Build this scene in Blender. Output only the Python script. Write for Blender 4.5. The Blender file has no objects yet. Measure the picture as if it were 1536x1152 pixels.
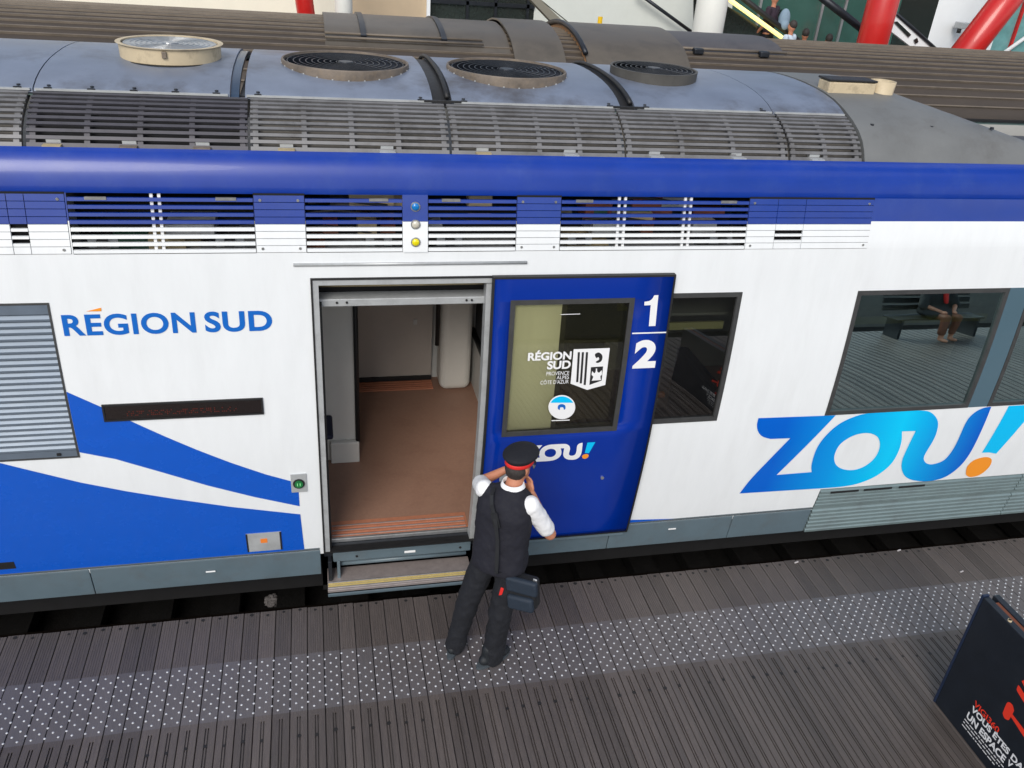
import bpy, bmesh, math, random
from mathutils import Vector, Matrix, Euler
random.seed(7)
sc = bpy.context.scene
COL = sc.collection

# ------------------------------------------------------------------ camera
F = 1256.0                      # focal length in pixels of the 1536 px wide photograph
R = Matrix(((0.9749765657, -0.2103769674, 0.0718486456),
            (-0.0417997958, -0.4909134098, -0.8702050340),
            (0.2183425596, 0.8454262568, -0.4874227847)))   # world -> camera (x right, y down, z forward)
CAM = Vector((0.0, -4.99, 4.8))
cd = bpy.data.cameras.new('camera'); cam = bpy.data.objects.new('camera', cd); COL.objects.link(cam)
cd.sensor_width = 36; cd.lens = F / 1536 * 36; cd.clip_start = .05; cd.clip_end = 2000
RT = R.transposed()
cx, cy, cz = RT @ Vector((1, 0, 0)), RT @ Vector((0, -1, 0)), RT @ Vector((0, 0, -1))
cam.matrix_world = Matrix(((cx.x, cy.x, cz.x, CAM.x), (cx.y, cy.y, cz.y, CAM.y), (cx.z, cy.z, cz.z, CAM.z), (0, 0, 0, 1)))
sc.camera = cam

# ------------------------------------------------------------------ light
SUN_EL, SUN_AZ = math.radians(38), math.radians(205)      # azimuth clockwise from +Y
w = bpy.data.worlds.new('World'); sc.world = w; w.use_nodes = True
nt = w.node_tree; nt.nodes.clear()
sky = nt.nodes.new('ShaderNodeTexSky'); sky.sky_type = 'NISHITA'; sky.sun_disc = False
sky.sun_elevation = SUN_EL; sky.sun_rotation = SUN_AZ; sky.air_density = 1.0; sky.dust_density = 1.2; sky.ozone_density = 1.0
bg = nt.nodes.new('ShaderNodeBackground'); bg.inputs[1].default_value = 0.095
out = nt.nodes.new('ShaderNodeOutputWorld')
tcw = nt.nodes.new('ShaderNodeTexCoord'); cn_ = nt.nodes.new('ShaderNodeTexNoise'); cn_.inputs['Scale'].default_value = 3.2; cn_.inputs['Detail'].default_value = 9; cn_.inputs['Roughness'].default_value = .55; cn_.inputs['Distortion'].default_value = .4
nt.links.new(tcw.outputs['Generated'], cn_.inputs[0])
cm_ = nt.nodes.new('ShaderNodeMapRange'); cm_.interpolation_type = 'SMOOTHSTEP'; cm_.inputs[1].default_value = .47; cm_.inputs[2].default_value = .60; nt.links.new(cn_.outputs[0], cm_.inputs[0])
cx_ = nt.nodes.new('ShaderNodeMix'); cx_.data_type = 'RGBA'; cx_.inputs[7].default_value = (9.0, 9.1, 9.4, 1)     # scattered white clouds
nt.links.new(cm_.outputs[0], cx_.inputs[0]); nt.links.new(sky.outputs[0], cx_.inputs[6])
nt.links.new(cx_.outputs[2], bg.inputs[0]); nt.links.new(bg.outputs[0], out.inputs[0])
sd = bpy.data.lights.new('sun', 'SUN'); sd.energy = 2.0; sd.angle = math.radians(30); sd.color = (1, .95, .88)
so = bpy.data.objects.new('sun', sd); COL.objects.link(so)
dirv = Vector((math.sin(SUN_AZ) * math.cos(SUN_EL), math.cos(SUN_AZ) * math.cos(SUN_EL), math.sin(SUN_EL)))
so.rotation_euler = dirv.to_track_quat('Z', 'Y').to_euler(); so.location = (0, -20, 30)
sc.view_settings.view_transform = 'Standard'; sc.view_settings.look = 'None'
sc.view_settings.gamma = 1; sc.view_settings.exposure = 0.38
sc.cycles.max_bounces = 8

# ------------------------------------------------------------------ pixels -> points on surfaces
def ray(px, py):
    return (RT @ Vector((px - 768, py - 576, F))).normalized()
def onz(px, py, z):
    d = ray(px, py); return CAM + d * ((z - CAM.z) / d.z)
def ony(px, py, Y):
    d = ray(px, py); return CAM + d * ((Y - CAM.y) / d.y)
def onx(px, py, X):
    d = ray(px, py); return CAM + d * ((X - CAM.x) / d.x)
# side profile of the near train: (z, y)
PROF = [(.30, .262), (.36, .25), (.48, .233), (.60, .218), (.72, .204), (.85, .19), (.98, .177), (1.10, .166), (1.22, .157),
        (1.35, .150), (1.5, .146), (1.7, .145), (1.9, .149), (2.1, .158), (2.3, .171), (2.5, .185), (2.66, .196), (2.80, .205), (2.84, .209), (2.93, .225), (3.03, .245), (3.12, .264), (3.2, .283)]
def prof(z):
    if z <= PROF[0][0]: return PROF[0][1]
    for (a, ya), (b, yb) in zip(PROF, PROF[1:]):
        if z <= b: return ya + (yb - ya) * (z - a) / (b - a)
    return PROF[-1][1]
def hit(px, py, off=0.0):
    """pixel -> (x, z) on the train side, off = metres behind (+) or in front (-) of it"""
    Y = .2
    for i in range(30):
        p = ony(px, py, Y + off * 0); Y = prof(p.z) + off
        p = ony(px, py, Y)
    return p.x, p.z

# ------------------------------------------------------------------ materials
MATS = {}
def srgb(r, g, b):
    f = lambda c: (c / 255 / 12.92) if c <= 10.3 else ((c / 255 + .055) / 1.055) ** 2.4
    return (f(r), f(g), f(b))
def mat(name, col, rough=.5, metal=0., var=.0, scale=6., bump=0., bscale=60., spec=.5, stretch=(1, 1, 1), emit=0., dirt=None, dirt_amt=.0, dscale=3., coat=0., objrand=0.):
    m = bpy.data.materials.new(name); m.use_nodes = True; n = m.node_tree.nodes; l = m.node_tree.links
    b = n['Principled BSDF']; b.inputs['Roughness'].default_value = rough; b.inputs['Metallic'].default_value = metal
    b.inputs['Specular IOR Level'].default_value = spec
    if coat: b.inputs['Coat Weight'].default_value = coat; b.inputs['Coat Roughness'].default_value = .06
    c4 = (*col, 1)
    b.inputs['Base Color'].default_value = c4
    src = None
    tc = n.new('ShaderNodeTexCoord'); mp = n.new('ShaderNodeMapping'); mp.inputs['Scale'].default_value = stretch
    geo = n.new('ShaderNodeNewGeometry'); l.new(geo.outputs['Position'], mp.inputs[0])
    if var or dirt is not None or objrand:
        mix = n.new('ShaderNodeMix'); mix.data_type = 'RGBA'
        no = n.new('ShaderNodeTexNoise'); no.inputs['Scale'].default_value = scale; no.inputs['Detail'].default_value = 6; no.inputs['Roughness'].default_value = .65
        l.new(mp.outputs[0], no.inputs[0])
        mr = n.new('ShaderNodeMapRange'); mr.inputs[1].default_value = .3; mr.inputs[2].default_value = .7; l.new(no.outputs[0], mr.inputs[0])
        l.new(mr.outputs[0], mix.inputs[0])
        mix.inputs[6].default_value = (*[c * (1 - var) for c in col], 1); mix.inputs[7].default_value = (*[min(1, c * (1 + var)) for c in col], 1)
        src = mix.outputs[2]
        if dirt is not None:
            mx2 = n.new('ShaderNodeMix'); mx2.data_type = 'RGBA'
            n2 = n.new('ShaderNodeTexNoise'); n2.inputs['Scale'].default_value = dscale; n2.inputs['Detail'].default_value = 10; n2.inputs['Roughness'].default_value = .7
            l.new(mp.outputs[0], n2.inputs[0])
            r2 = n.new('ShaderNodeMapRange'); r2.inputs[1].default_value = .5; r2.inputs[2].default_value = .75; r2.inputs[3].default_value = 0; r2.inputs[4].default_value = dirt_amt
            l.new(n2.outputs[0], r2.inputs[0]); l.new(r2.outputs[0], mx2.inputs[0]); l.new(src, mx2.inputs[6]); mx2.inputs[7].default_value = (*dirt, 1)
            src = mx2.outputs[2]
        if objrand:
            oi = n.new('ShaderNodeObjectInfo'); hs = n.new('ShaderNodeHueSaturation')
            r3 = n.new('ShaderNodeMapRange'); r3.inputs[3].default_value = 1 - objrand; r3.inputs[4].default_value = 1 + objrand
            l.new(oi.outputs['Random'], r3.inputs[0]); l.new(r3.outputs[0], hs.inputs['Value']); l.new(src, hs.inputs['Color']); src = hs.outputs[0]
        l.new(src, b.inputs['Base Color'])
        rr = n.new('ShaderNodeMapRange'); rr.inputs[3].default_value = max(.02, rough * .8); rr.inputs[4].default_value = min(1, rough * 1.25)
        l.new(no.outputs[0], rr.inputs[0]); l.new(rr.outputs[0], b.inputs['Roughness'])
    if bump:
        nb = n.new('ShaderNodeTexNoise'); nb.inputs['Scale'].default_value = bscale; nb.inputs['Detail'].default_value = 4; l.new(mp.outputs[0], nb.inputs[0])
        bp = n.new('ShaderNodeBump'); bp.inputs['Strength'].default_value = bump; bp.inputs['Distance'].default_value = .01
        l.new(nb.outputs[0], bp.inputs['Height']); l.new(bp.outputs[0], b.inputs['Normal'])
    if emit:
        b.inputs['Emission Color'].default_value = c4; b.inputs['Emission Strength'].default_value = emit
    MATS[name] = m; return m
def glass(name, tint, refl_ior=1.6, gcol=(1, 1, 1), rough=.0, base=0., wave=0.):
    m = bpy.data.materials.new(name); m.use_nodes = True; n = m.node_tree.nodes; l = m.node_tree.links; n.clear()
    o = n.new('ShaderNodeOutputMaterial'); mx = n.new('ShaderNodeMixShader'); t = n.new('ShaderNodeBsdfTransparent'); g = n.new('ShaderNodeBsdfGlossy')
    fr = n.new('ShaderNodeFresnel'); fr.inputs[0].default_value = refl_ior
    t.inputs[0].default_value = (*tint, 1); g.inputs[0].default_value = (*gcol, 1); g.inputs['Roughness'].default_value = rough
    mr = n.new('ShaderNodeMapRange'); mr.inputs[3].default_value = base; mr.inputs[4].default_value = 1; l.new(fr.outputs[0], mr.inputs[0])
    if wave:
        ge = n.new('ShaderNodeNewGeometry'); nb = n.new('ShaderNodeTexNoise'); nb.inputs['Scale'].default_value = 2.2; nb.inputs['Detail'].default_value = 1; l.new(ge.outputs['Position'], nb.inputs[0])
        bp = n.new('ShaderNodeBump'); bp.inputs['Strength'].default_value = wave; bp.inputs['Distance'].default_value = .05; l.new(nb.outputs[0], bp.inputs['Height']); l.new(bp.outputs[0], g.inputs['Normal'])
    l.new(mr.outputs[0], mx.inputs[0]); l.new(t.outputs[0], mx.inputs[1]); l.new(g.outputs[0], mx.inputs[2]); l.new(mx.outputs[0], o.inputs[0])
    MATS[name] = m; return m

W_ = mat('white_paint', (.80, .83, .85), .24, var=.03, scale=2, coat=.5, dirt=(.38, .37, .35), dirt_amt=.09, dscale=1.8, stretch=(3, 3, .6), bump=.012, bscale=3)
BAND = mat('band_blue', srgb(0, 50, 142), .3, var=.06, scale=3, coat=.5, dirt=srgb(60, 85, 150), dirt_amt=.22, dscale=5, bump=.02, bscale=4)
BAND2 = mat('cantrail_blue', srgb(0, 50, 146), .34, var=.08, scale=3, coat=.12, dirt=srgb(60, 85, 150), dirt_amt=.3, dscale=4, bump=.02, bscale=4)
DOORB = mat('door_blue', srgb(0, 46, 146), .22, var=.03, coat=.4, bump=.01, bscale=3)
LIV = mat('livery_blue', srgb(0, 84, 192), .26, var=.03, coat=.2, bump=.01, bscale=3)
LETW = mat('letter_white', (.82, .83, .84), .3)
LETB = mat('letter_blue', srgb(15, 100, 190), .3)
ORG = mat('letter_orange', srgb(242, 150, 45), .3)
CYAN = mat('letter_cyan', srgb(0, 190, 245), .3)
RED = mat('letter_red', srgb(235, 60, 40), .4)
RUB = mat('black_rubber', (.012, .012, .013), .55, var=.2, scale=30)
FRAME = mat('window_rubber', (.045, .046, .047), .5, var=.15, scale=12)
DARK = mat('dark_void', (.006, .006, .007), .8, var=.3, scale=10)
ALU = mat('aluminium', (.55, .56, .56), .35, .8, var=.1, scale=14, dirt=(.15, .15, .14), dirt_amt=.5, dscale=8)
ALUP = mat('painted_alu', (.45, .47, .48), .35, .2, var=.08, scale=10, dirt=(.2, .2, .19), dirt_amt=.4, dscale=7)
SKIRT = mat('skirt_grey', srgb(92, 108, 117), .38, var=.07, scale=5, dirt=(.1, .1, .1), dirt_amt=.5, dscale=4, bump=.05, bscale=25)
GRSL = mat('roof_slat_grey', srgb(114, 114, 116), .5, .2, var=.15, scale=8, dirt=(.06, .055, .05), dirt_amt=.8, dscale=3.5, bump=.05)
GRSLD = mat('roof_slat_dark', srgb(74, 73, 80), .5, .2, var=.15, scale=8, dirt=(.04, .04, .04), dirt_amt=.7, dscale=3.5, bump=.05)
SHROUD = mat('shroud_metal', srgb(118, 128, 146), .42, .2, var=.16, scale=2.5, dirt=(.075, .075, .085), dirt_amt=.95, dscale=1.7, bump=.12, bscale=5)
FAIR = mat('fairing_grey', srgb(108, 110, 110), .5, .0, var=.1, scale=2.5, dirt=(.09, .085, .08), dirt_amt=.7, dscale=3.2, bump=.05, bscale=12)
SOOT = mat('sooty_metal', srgb(118, 108, 98), .6, .3, var=.3, scale=10, dirt=(.3, .22, .14), dirt_amt=.5, dscale=14, bump=.15)
CREAM = mat('cream_metal', srgb(198, 182, 152), .55, var=.1, dirt=(.10, .075, .05), dirt_amt=.85, dscale=6)
GUARD = mat('guard_dark', (.03, .034, .042), .4, .6, var=.2)
GUARDL = mat('guard_steel', (.5, .51, .52), .3, .9, var=.15, dirt=(.12, .11, .1), dirt_amt=.6, dscale=9)
BACKP = mat('grille_backing', srgb(96, 92, 86), .7, var=.2, scale=4, dirt=(.03, .03, .03), dirt_amt=.9, dscale=3)
BEIGE = mat('equipment_beige', srgb(170, 155, 120), .6, var=.2, scale=5)
BROWNE = mat('equipment_brown', srgb(110, 60, 40), .6, var=.2)
GREENE = mat('equipment_green', srgb(40, 75, 60), .6, var=.2)
LINO = mat('floor_lino', srgb(150, 116, 98), .5, var=.08, scale=40, dirt=srgb(120, 85, 70), dirt_amt=.5, dscale=3, bump=.03)
TREAD = mat('tread_orange', srgb(182, 120, 92), .5, .1, var=.1, scale=20)
INW = mat('interior_white', srgb(214, 212, 205), .45, var=.03)
ING = mat('interior_grey', srgb(190, 190, 186), .5, var=.03)
INY = mat('interior_cream', srgb(225, 220, 165), .5, var=.02)
NAVY = mat('seat_navy', srgb(35, 38, 60), .8, var=.15, scale=60)
GLS = glass('tinted_glass', (.42, .44, .40), 1.6, base=.10, wave=.012)
GLD = glass('door_glass', (.80, .78, .56), 1.55, base=.05, wave=.012)
GLB = glass('saloon_glass', (.62, .68, .58), 1.6, (.74, 1.0, 1.0), base=.76, wave=.012)
GLT = glass('facade_glass', (.35, .5, .46), 1.5, (.85, 1, .95))
YEL = mat('stripe_yellow', srgb(196, 176, 110), .5, var=.15, scale=30)
STEP = mat('step_alu', srgb(176, 165, 162), .4, .5, var=.1, scale=20, dirt=(.18, .15, .13), dirt_amt=.5)

# ------------------------------------------------------------------ mesh helpers
WL = {}
def link(o, parent=None):
    COL.objects.link(o)
    if parent is not None:
        o.parent = parent; o.matrix_parent_inverse = Matrix.Translation(-WL.get(parent, Vector((0, 0, 0))))
        WL[o] = Vector((0, 0, 0))
    return o
def thing(name, label, cat, loc=(0, 0, 0), group=None):
    o = bpy.data.objects.new(name, None); o.empty_display_size = .2; o.location = loc; COL.objects.link(o); WL[o] = Vector(loc)
    o['label'] = label; o['category'] = cat
    if group: o['group'] = group
    return o
def tag(o, label, cat, group=None):
    o['label'] = label; o['category'] = cat
    if group: o['group'] = group
    return o
def mk(name, V, Fc, m, parent=None, smooth=False, mi=None):
    me = bpy.data.meshes.new(name); me.from_pydata([tuple(v) for v in V], [], Fc); me.update()
    ms = m if isinstance(m, (list, tuple)) else [m]
    for x in ms: me.materials.append(x)
    if mi: me.polygons.foreach_set('material_index', mi)
    if smooth: me.polygons.foreach_set('use_smooth', [True] * len(me.polygons))
    return link(bpy.data.objects.new(name, me), parent)
def inst(name, me, loc, parent=None, rot=None):
    o = bpy.data.objects.new(name, me); link(o, parent); o.location = loc
    if rot: o.rotation_euler = rot
    return o
class MB:
    def __init__(s): s.V = []; s.F = []
    def add(s, V, Fc):
        k = len(s.V); s.V += [tuple(v) for v in V]; s.F += [tuple(i + k for i in f) for f in Fc]; return s
    def box(s, a, b):
        (x0, y0, z0), (x1, y1, z1) = a, b
        return s.add([(x0, y0, z0), (x1, y0, z0), (x1, y1, z0), (x0, y1, z0), (x0, y0, z1), (x1, y0, z1), (x1, y1, z1), (x0, y1, z1)],
                     [(0, 3, 2, 1), (4, 5, 6, 7), (0, 1, 5, 4), (1, 2, 6, 5), (2, 3, 7, 6), (3, 0, 4, 7)])
    def prism(s, poly, x0, x1):       # poly in (y, z), extruded along x
        n = len(poly)
        return s.add([(x0, y, z) for y, z in poly] + [(x1, y, z) for y, z in poly],
                     [(i, (i + 1) % n, n + (i + 1) % n, n + i) for i in range(n)] + [tuple(range(n))[::-1], tuple(range(n, 2 * n))])
    def tube(s, pts, r, n=10, cap=True):
        pts = [Vector(p) for p in pts]; rs = r if isinstance(r, (list, tuple)) else [r] * len(pts)
        base = len(s.V); prev = None
        for i, p in enumerate(pts):
            t = (pts[min(i + 1, len(pts) - 1)] - pts[max(i - 1, 0)]).normalized()
            if prev is None:
                a = t.cross(Vector((0, 0, 1)));
                if a.length < .1: a = t.cross(Vector((0, 1, 0)))
                a.normalize()
            else: a = (prev - t * prev.dot(t)).normalized()
            prev = a; b = t.cross(a)
            for k in range(n):
                q = 2 * math.pi * k / n; s.V.append(tuple(p + (a * math.cos(q) + b * math.sin(q)) * rs[i]))
        for i in range(len(pts) - 1):
            for k in range(n):
                s.F.append((base + i * n + k, base + i * n + (k + 1) % n, base + (i + 1) * n + (k + 1) % n, base + (i + 1) * n + k))
        if cap:
            s.F.append(tuple(base + k for k in range(n))[::-1]); s.F.append(tuple(base + (len(pts) - 1) * n + k for k in range(n)))
        return s
    def lathe(s, prof_, c, n=40, closed=False):   # prof_: (r, z) around vertical axis at c
        base = len(s.V); m = len(prof_)
        for k in range(n):
            q = 2 * math.pi * k / n
            for r, z in prof_: s.V.append((c[0] + r * math.cos(q), c[1] + r * math.sin(q), c[2] + z))
        for k in range(n):
            for i in range(m - (0 if closed else 1)):
                j = (i + 1) % m
                s.F.append((base + k * m + i, base + ((k + 1) % n) * m + i, base + ((k + 1) % n) * m + j, base + k * m + j))
        return s
    def mk(s, name, m, parent=None, smooth=False): return mk(name, s.V, s.F, m, parent, smooth)
def box(name, a, b, m, parent=None, bev=0.):
    o = MB().box([min(p, q) for p, q in zip(a, b)], [max(p, q) for p, q in zip(a, b)]).mk(name, m, parent)
    if bev: bevel(o, bev)
    return o
def bevel(o, wd=.004, seg=2):
    md = o.modifiers.new('bevel', 'BEVEL'); md.width = wd; md.segments = seg; md.limit_method = 'ANGLE'; md.angle_limit = math.radians(40); return o
def smooth_by_angle(o, ang=40):
    o.data.polygons.foreach_set('use_smooth', [True] * len(o.data.polygons))
    try:
        o.data.set_sharp_from_angle(angle=math.radians(ang))
    except Exception: pass
    return o
def sheet_with_holes(xs, zs, holes, yfun):
    """grid in (x, z) with rectangular holes; y = yfun(z)"""
    xs = sorted(set([round(x, 5) for x in xs])); zs = sorted(set([round(z, 5) for z in zs]))
    V = []; Fc = []; idx = {}
    def vid(i, j):
        if (i, j) not in idx: idx[(i, j)] = len(V); V.append((xs[i], yfun(zs[j]), zs[j]))
        return idx[(i, j)]
    for i in range(len(xs) - 1):
        for j in range(len(zs) - 1):
            mx, mz = (xs[i] + xs[i + 1]) / 2, (zs[j] + zs[j + 1]) / 2
            if any(h[0] < mx < h[1] and h[2] < mz < h[3] for h in holes): continue
            Fc.append((vid(i, j), vid(i + 1, j), vid(i + 1, j + 1), vid(i, j + 1)))
    return V, Fc
def conform_poly(name, loops, m, parent, off, holes=None, zlo=None, yfun=prof, solid=0.0):
    """flat shape given as closed loops of (x, z) (even-odd fill), laid on the curved train side"""
    cu = bpy.data.curves.new('tmp', 'CURVE'); cu.dimensions = '2D'; cu.fill_mode = 'BOTH'
    for lp in loops:
        sp = cu.splines.new('POLY'); sp.points.add(len(lp) - 1); sp.use_cyclic_u = True
        for p, (x, z) in zip(sp.points, lp): p.co = (x, z, 0, 1)
    ob = bpy.data.objects.new('tmp', cu); COL.objects.link(ob)
    me = bpy.data.meshes.new_from_object(ob.evaluated_get(bpy.context.evaluated_depsgraph_get()))
    bpy.data.objects.remove(ob); bpy.data.curves.remove(cu)
    return conform_mesh(name, me, m, parent, off, yfun)
def conform_mesh(name, me, m, parent, off, yfun=prof, xf=None):
    bm = bmesh.new(); bm.from_mesh(me)
    if xf:
        for v in bm.verts: v.co.x, v.co.y = xf(v.co.x, v.co.y)
    z0 = min(v.co.y for v in bm.verts); z1 = max(v.co.y for v in bm.verts)
    for z, _ in PROF:
        if z0 < z < z1:
            bmesh.ops.bisect_plane(bm, geom=bm.verts[:] + bm.edges[:] + bm.faces[:], plane_co=(0, z, 0), plane_no=(0, 1, 0))
    for v in bm.verts:
        x, z = v.co.x, v.co.y; v.co = (x, yfun(z) - off, z)
    bmesh.ops.recalc_face_normals(bm, faces=bm.faces)
    s = sum((f.normal.y * f.calc_area() for f in bm.faces))
    if s > 0: bmesh.ops.reverse_faces(bm, faces=bm.faces)
    me2 = bpy.data.meshes.new(name); bm.to_mesh(me2); bm.free(); bpy.data.meshes.remove(me)
    me2.materials.append(m); return link(bpy.data.objects.new(name, me2), parent)
def text_flat(s, bold=.0, align='LEFT', space=1.0):
    cu = bpy.data.curves.new('tmp', 'FONT'); cu.body = s; cu.size = 1; cu.offset = bold; cu.align_x = align; cu.space_character = space; cu.fill_mode = 'BOTH'; cu.resolution_u = 6
    ob = bpy.data.objects.new('tmp', cu); COL.objects.link(ob); bpy.context.view_layer.update()
    me = bpy.data.meshes.new_from_object(ob.evaluated_get(bpy.context.evaluated_depsgraph_get()))
    bpy.data.objects.remove(ob); bpy.data.curves.remove(cu)
    xs = [v.co.x for v in me.vertices]; ys = [v.co.y for v in me.vertices]
    return me, (min(xs), max(xs), min(ys), max(ys))
def text_side(name, s, x0, x1, z0, z1, m, parent, off, bold=.02, yfun=prof, skew=0., space=1.0):
    """text fitted in the box x0..x1, z0..z1 on the train side (corner to corner)"""
    me, (a, b, c, d) = text_flat(s, bold, space=space)
    def xf(x, y):
        v = (y - c) / (d - c); return x0 + (x - a) / (b - a) * (x1 - x0) + skew * v, z0 + v * (z1 - z0)
    return conform_mesh(name, me, m, parent, off, yfun, xf)
def catmull(pts, n=6):
    out = []; k = len(pts)
    for i in range(k):
        p0, p1, p2, p3 = [Vector(pts[(i + j - 1) % k]) for j in range(4)]
        for t in range(n):
            u = t / n
            out.append(tuple(.5 * ((2 * p1) + (p2 - p0) * u + (2 * p0 - 5 * p1 + 4 * p2 - p3) * u * u + (3 * p1 - p0 - 3 * p2 + p3) * u ** 3)))
    return out
def poly_smooth(segs, n=6):
    """segs: list of (x, y) or (x, y, 's') ; corner points stay sharp, runs of 's' points are smoothed"""
    k = len(segs); out = []
    for i in range(k):
        p1 = segs[i]; p2 = segs[(i + 1) % k]; p0 = segs[i - 1]; p3 = segs[(i + 2) % k]
        if len(p1) < 3: p0 = p1
        if len(p2) < 3: p3 = p2
        if len(p1) < 3 and len(p2) < 3: out.append(Vector(p1[:2])); continue
        a, b, c, d = [Vector(q[:2]) for q in (p0, p1, p2, p3)]
        for t in range(n):
            u = t / n
            out.append(.5 * ((2 * b) + (c - a) * u + (2 * a - 5 * b + 4 * c - d) * u * u + (3 * b - a - 3 * c + d) * u ** 3))
    return [tuple(v) for v in out]
# ================================================================== ground, track, platform
PLANK = mat('plank_wood', srgb(82, 75, 72), .42, var=.16, scale=5, stretch=(14, 1, 1), dirt=(.055, .05, .05), dirt_amt=.6, dscale=2.0, bump=.25, bscale=14, objrand=.2)
def plank_band():
    n = PLANK.node_tree.nodes; l = PLANK.node_tree.links; b = n['Principled BSDF']
    src = b.inputs['Base Color'].links[0].from_socket
    g = n.new('ShaderNodeNewGeometry'); sx = n.new('ShaderNodeSeparateXYZ'); l.new(g.outputs['Position'], sx.inputs[0])
    a = n.new('ShaderNodeMath'); a.operation = 'COMPARE'; a.inputs[1].default_value = -.725; a.inputs[2].default_value = .252
    l.new(sx.outputs['Y'], a.inputs[0])
    no = n.new('ShaderNodeTexNoise'); no.inputs['Scale'].default_value = 7; l.new(g.outputs['Position'], no.inputs[0])
    mu = n.new('ShaderNodeMath'); mu.operation = 'MULTIPLY'; l.new(a.outputs[0], mu.inputs[0])
    mr = n.new('ShaderNodeMapRange'); mr.inputs[3].default_value = .25; mr.inputs[4].default_value = .75; l.new(no.outputs[0], mr.inputs[0]); l.new(mr.outputs[0], mu.inputs[1])
    mx = n.new('ShaderNodeMix'); mx.data_type = 'RGBA'; l.new(mu.outputs[0], mx.inputs[0]); l.new(src, mx.inputs[6]); mx.inputs[7].default_value = (*srgb(98, 96, 100), 1)
    l.new(mx.outputs[2], b.inputs['Base Color'])
plank_band()
GROUND = mat('ballast', srgb(24, 22, 21), .9, var=.4, scale=25, bump=.8, bscale=22)
CONC = mat('platform_concrete', srgb(120, 116, 110), .85, var=.15, scale=6, bump=.1)
PLUG = mat('screw_plug', (.012, .011, .011), .6, var=.3)
STUD = mat('stud_white', (.46, .47, .5), .35, var=.25, scale=25)
g = mk('ground', [(-600, -600, -1.25), (600, -600, -1.25), (600, 900, -1.25), (-600, 900, -1.25)], [(0, 1, 2, 3)], GROUND); g['kind'] = 'structure'
PL0, PL1, PW = -5.0, 13.5, .117
plat = bpy.data.objects.new('platform', None); COL.objects.link(plat); WL[plat] = Vector((0, 0, 0)); plat['kind'] = 'structure'
# supporting slab under the planks
pb = MB().box((-60, -5.62, -1.24), (60, -.02, -.042)).mk('slab', CONC, plat)
for a, b in ((-60, PL0), (PL1, 60)):
    box('deck', (a, -5.64, -.039), (b, -.005, -.002), mat('deck_' + str(int(a)), srgb(74, 68, 64), .6, var=.2, scale=9, stretch=(12, 1, 1), bump=.3), plat)
def plank_mesh():
    # cross section (x, depth) with routed grooves; three runs along y
    hw = PW / 2 - .0026
    def sec(gr):
        pts = [(-hw, -.034), (-hw, -.003), (-hw + .003, 0)]
        for c, wd, dp in gr:
            pts += [(c - wd, 0), (c - wd + .0006, -dp), (c + wd - .0006, -dp), (c + wd, 0)]
        pts += [(hw - .003, 0), (hw, -.003), (hw, -.034)]
        return pts
    V = []; Fc = []
    runs = [(-.004, -.47, [(-.033, .0015, .002), (-.016, .0015, .002), (0, .0015, .002), (.016, .0015, .002), (.033, .0015, .002)]), (-.47, -1.02, []), (-1.02, -5.65, [(-.0085, .0042, .012), (.0085, .0042, .012)])]
    for y0, y1, gr in runs:
        s = sec(gr); n = len(s); k = len(V)
        V += [(x, y0, z) for x, z in s] + [(x, y1, z) for x, z in s]
        Fc += [(k + i, k + i + 1, k + n + i + 1, k + n + i) for i in range(n - 1)]
        Fc += [tuple(k + i for i in range(n))[::-1], tuple(k + n + i for i in range(n))]
    me = bpy.data.meshes.new('plank'); me.from_pydata(V, [], Fc); me.update(); me.materials.append(PLANK); return me
pm = plank_mesh()
def disc_mesh(name, r, h, m, n=12, dome=False):
    V = [(r * math.cos(2 * math.pi * i / n), r * math.sin(2 * math.pi * i / n), 0) for i in range(n)]
    if dome:
        V += [(.6 * r * math.cos(2 * math.pi * i / n), .6 * r * math.sin(2 * math.pi * i / n), h) for i in range(n)] + [(0, 0, h * 1.15)]
        Fc = [(i, (i + 1) % n, n + (i + 1) % n, n + i) for i in range(n)] + [(n + i, n + (i + 1) % n, 2 * n) for i in range(n)]
    else:
        V += [(r * math.cos(2 * math.pi * i / n), r * math.sin(2 * math.pi * i / n), h) for i in range(n)]
        Fc = [(i, (i + 1) % n, n + (i + 1) % n, n + i) for i in range(n)] + [tuple(range(n, 2 * n))]
    me = bpy.data.meshes.new(name); me.from_pydata(V, [], Fc); me.update(); me.materials.append(m); return me
plug_me = disc_mesh('screw_plug', .0145, .0015, PLUG)
SKIPPED = random.Random(3)
npl = int((PL1 - PL0) / PW)
for i in range(npl):
    x = PL0 + (i + .5) * PW
    p = inst('plank', pm, (x, random.uniform(-.003, .003), random.uniform(-.0012, .0012)), plat)
    p.rotation_euler = (0, random.uniform(-.006, .006), random.uniform(-.0004, .0004))
    if -3.2 < x < 8:
        for y, r in ((-.035, 1.0), (-1.17, 1.0)):
            q = SKIPPED.random()
            if q < .18: continue
            s = bpy.data.objects.new('screw_plug', plug_me); COL.objects.link(s); s.parent = p
            s.location = (SKIPPED.uniform(-.004, .004), y + SKIPPED.uniform(-.012, .012), .0004); k = SKIPPED.uniform(.65, 1.05); s.scale = (k, k, 1)
# tactile studs: one mesh
mb = MB(); sm = disc_mesh('s', .0085, .0045, STUD, 7, True); sv = [tuple(v.co) for v in sm.vertices]; sf = [tuple(p.vertices) for p in sm.polygons]
for r in range(12):
    y = -.505 - r * .0402
    for i in range(int(17.5 / .08)):
        x = -4.6 + i * .08 + (.04 if r % 2 else 0)
        if random.random() < .012: continue
        mb.add([(x + a, y + b, .0006 + c) for a, b, c in sv], sf)
so_ = mb.mk('tactile_stud', STUD, plat, True); so_['kind'] = 'stuff'
op_ = box('opposite_platform', (-60, -16, -1.24), (60, -9.4, 0), CONC); op_['kind'] = 'structure'
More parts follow.
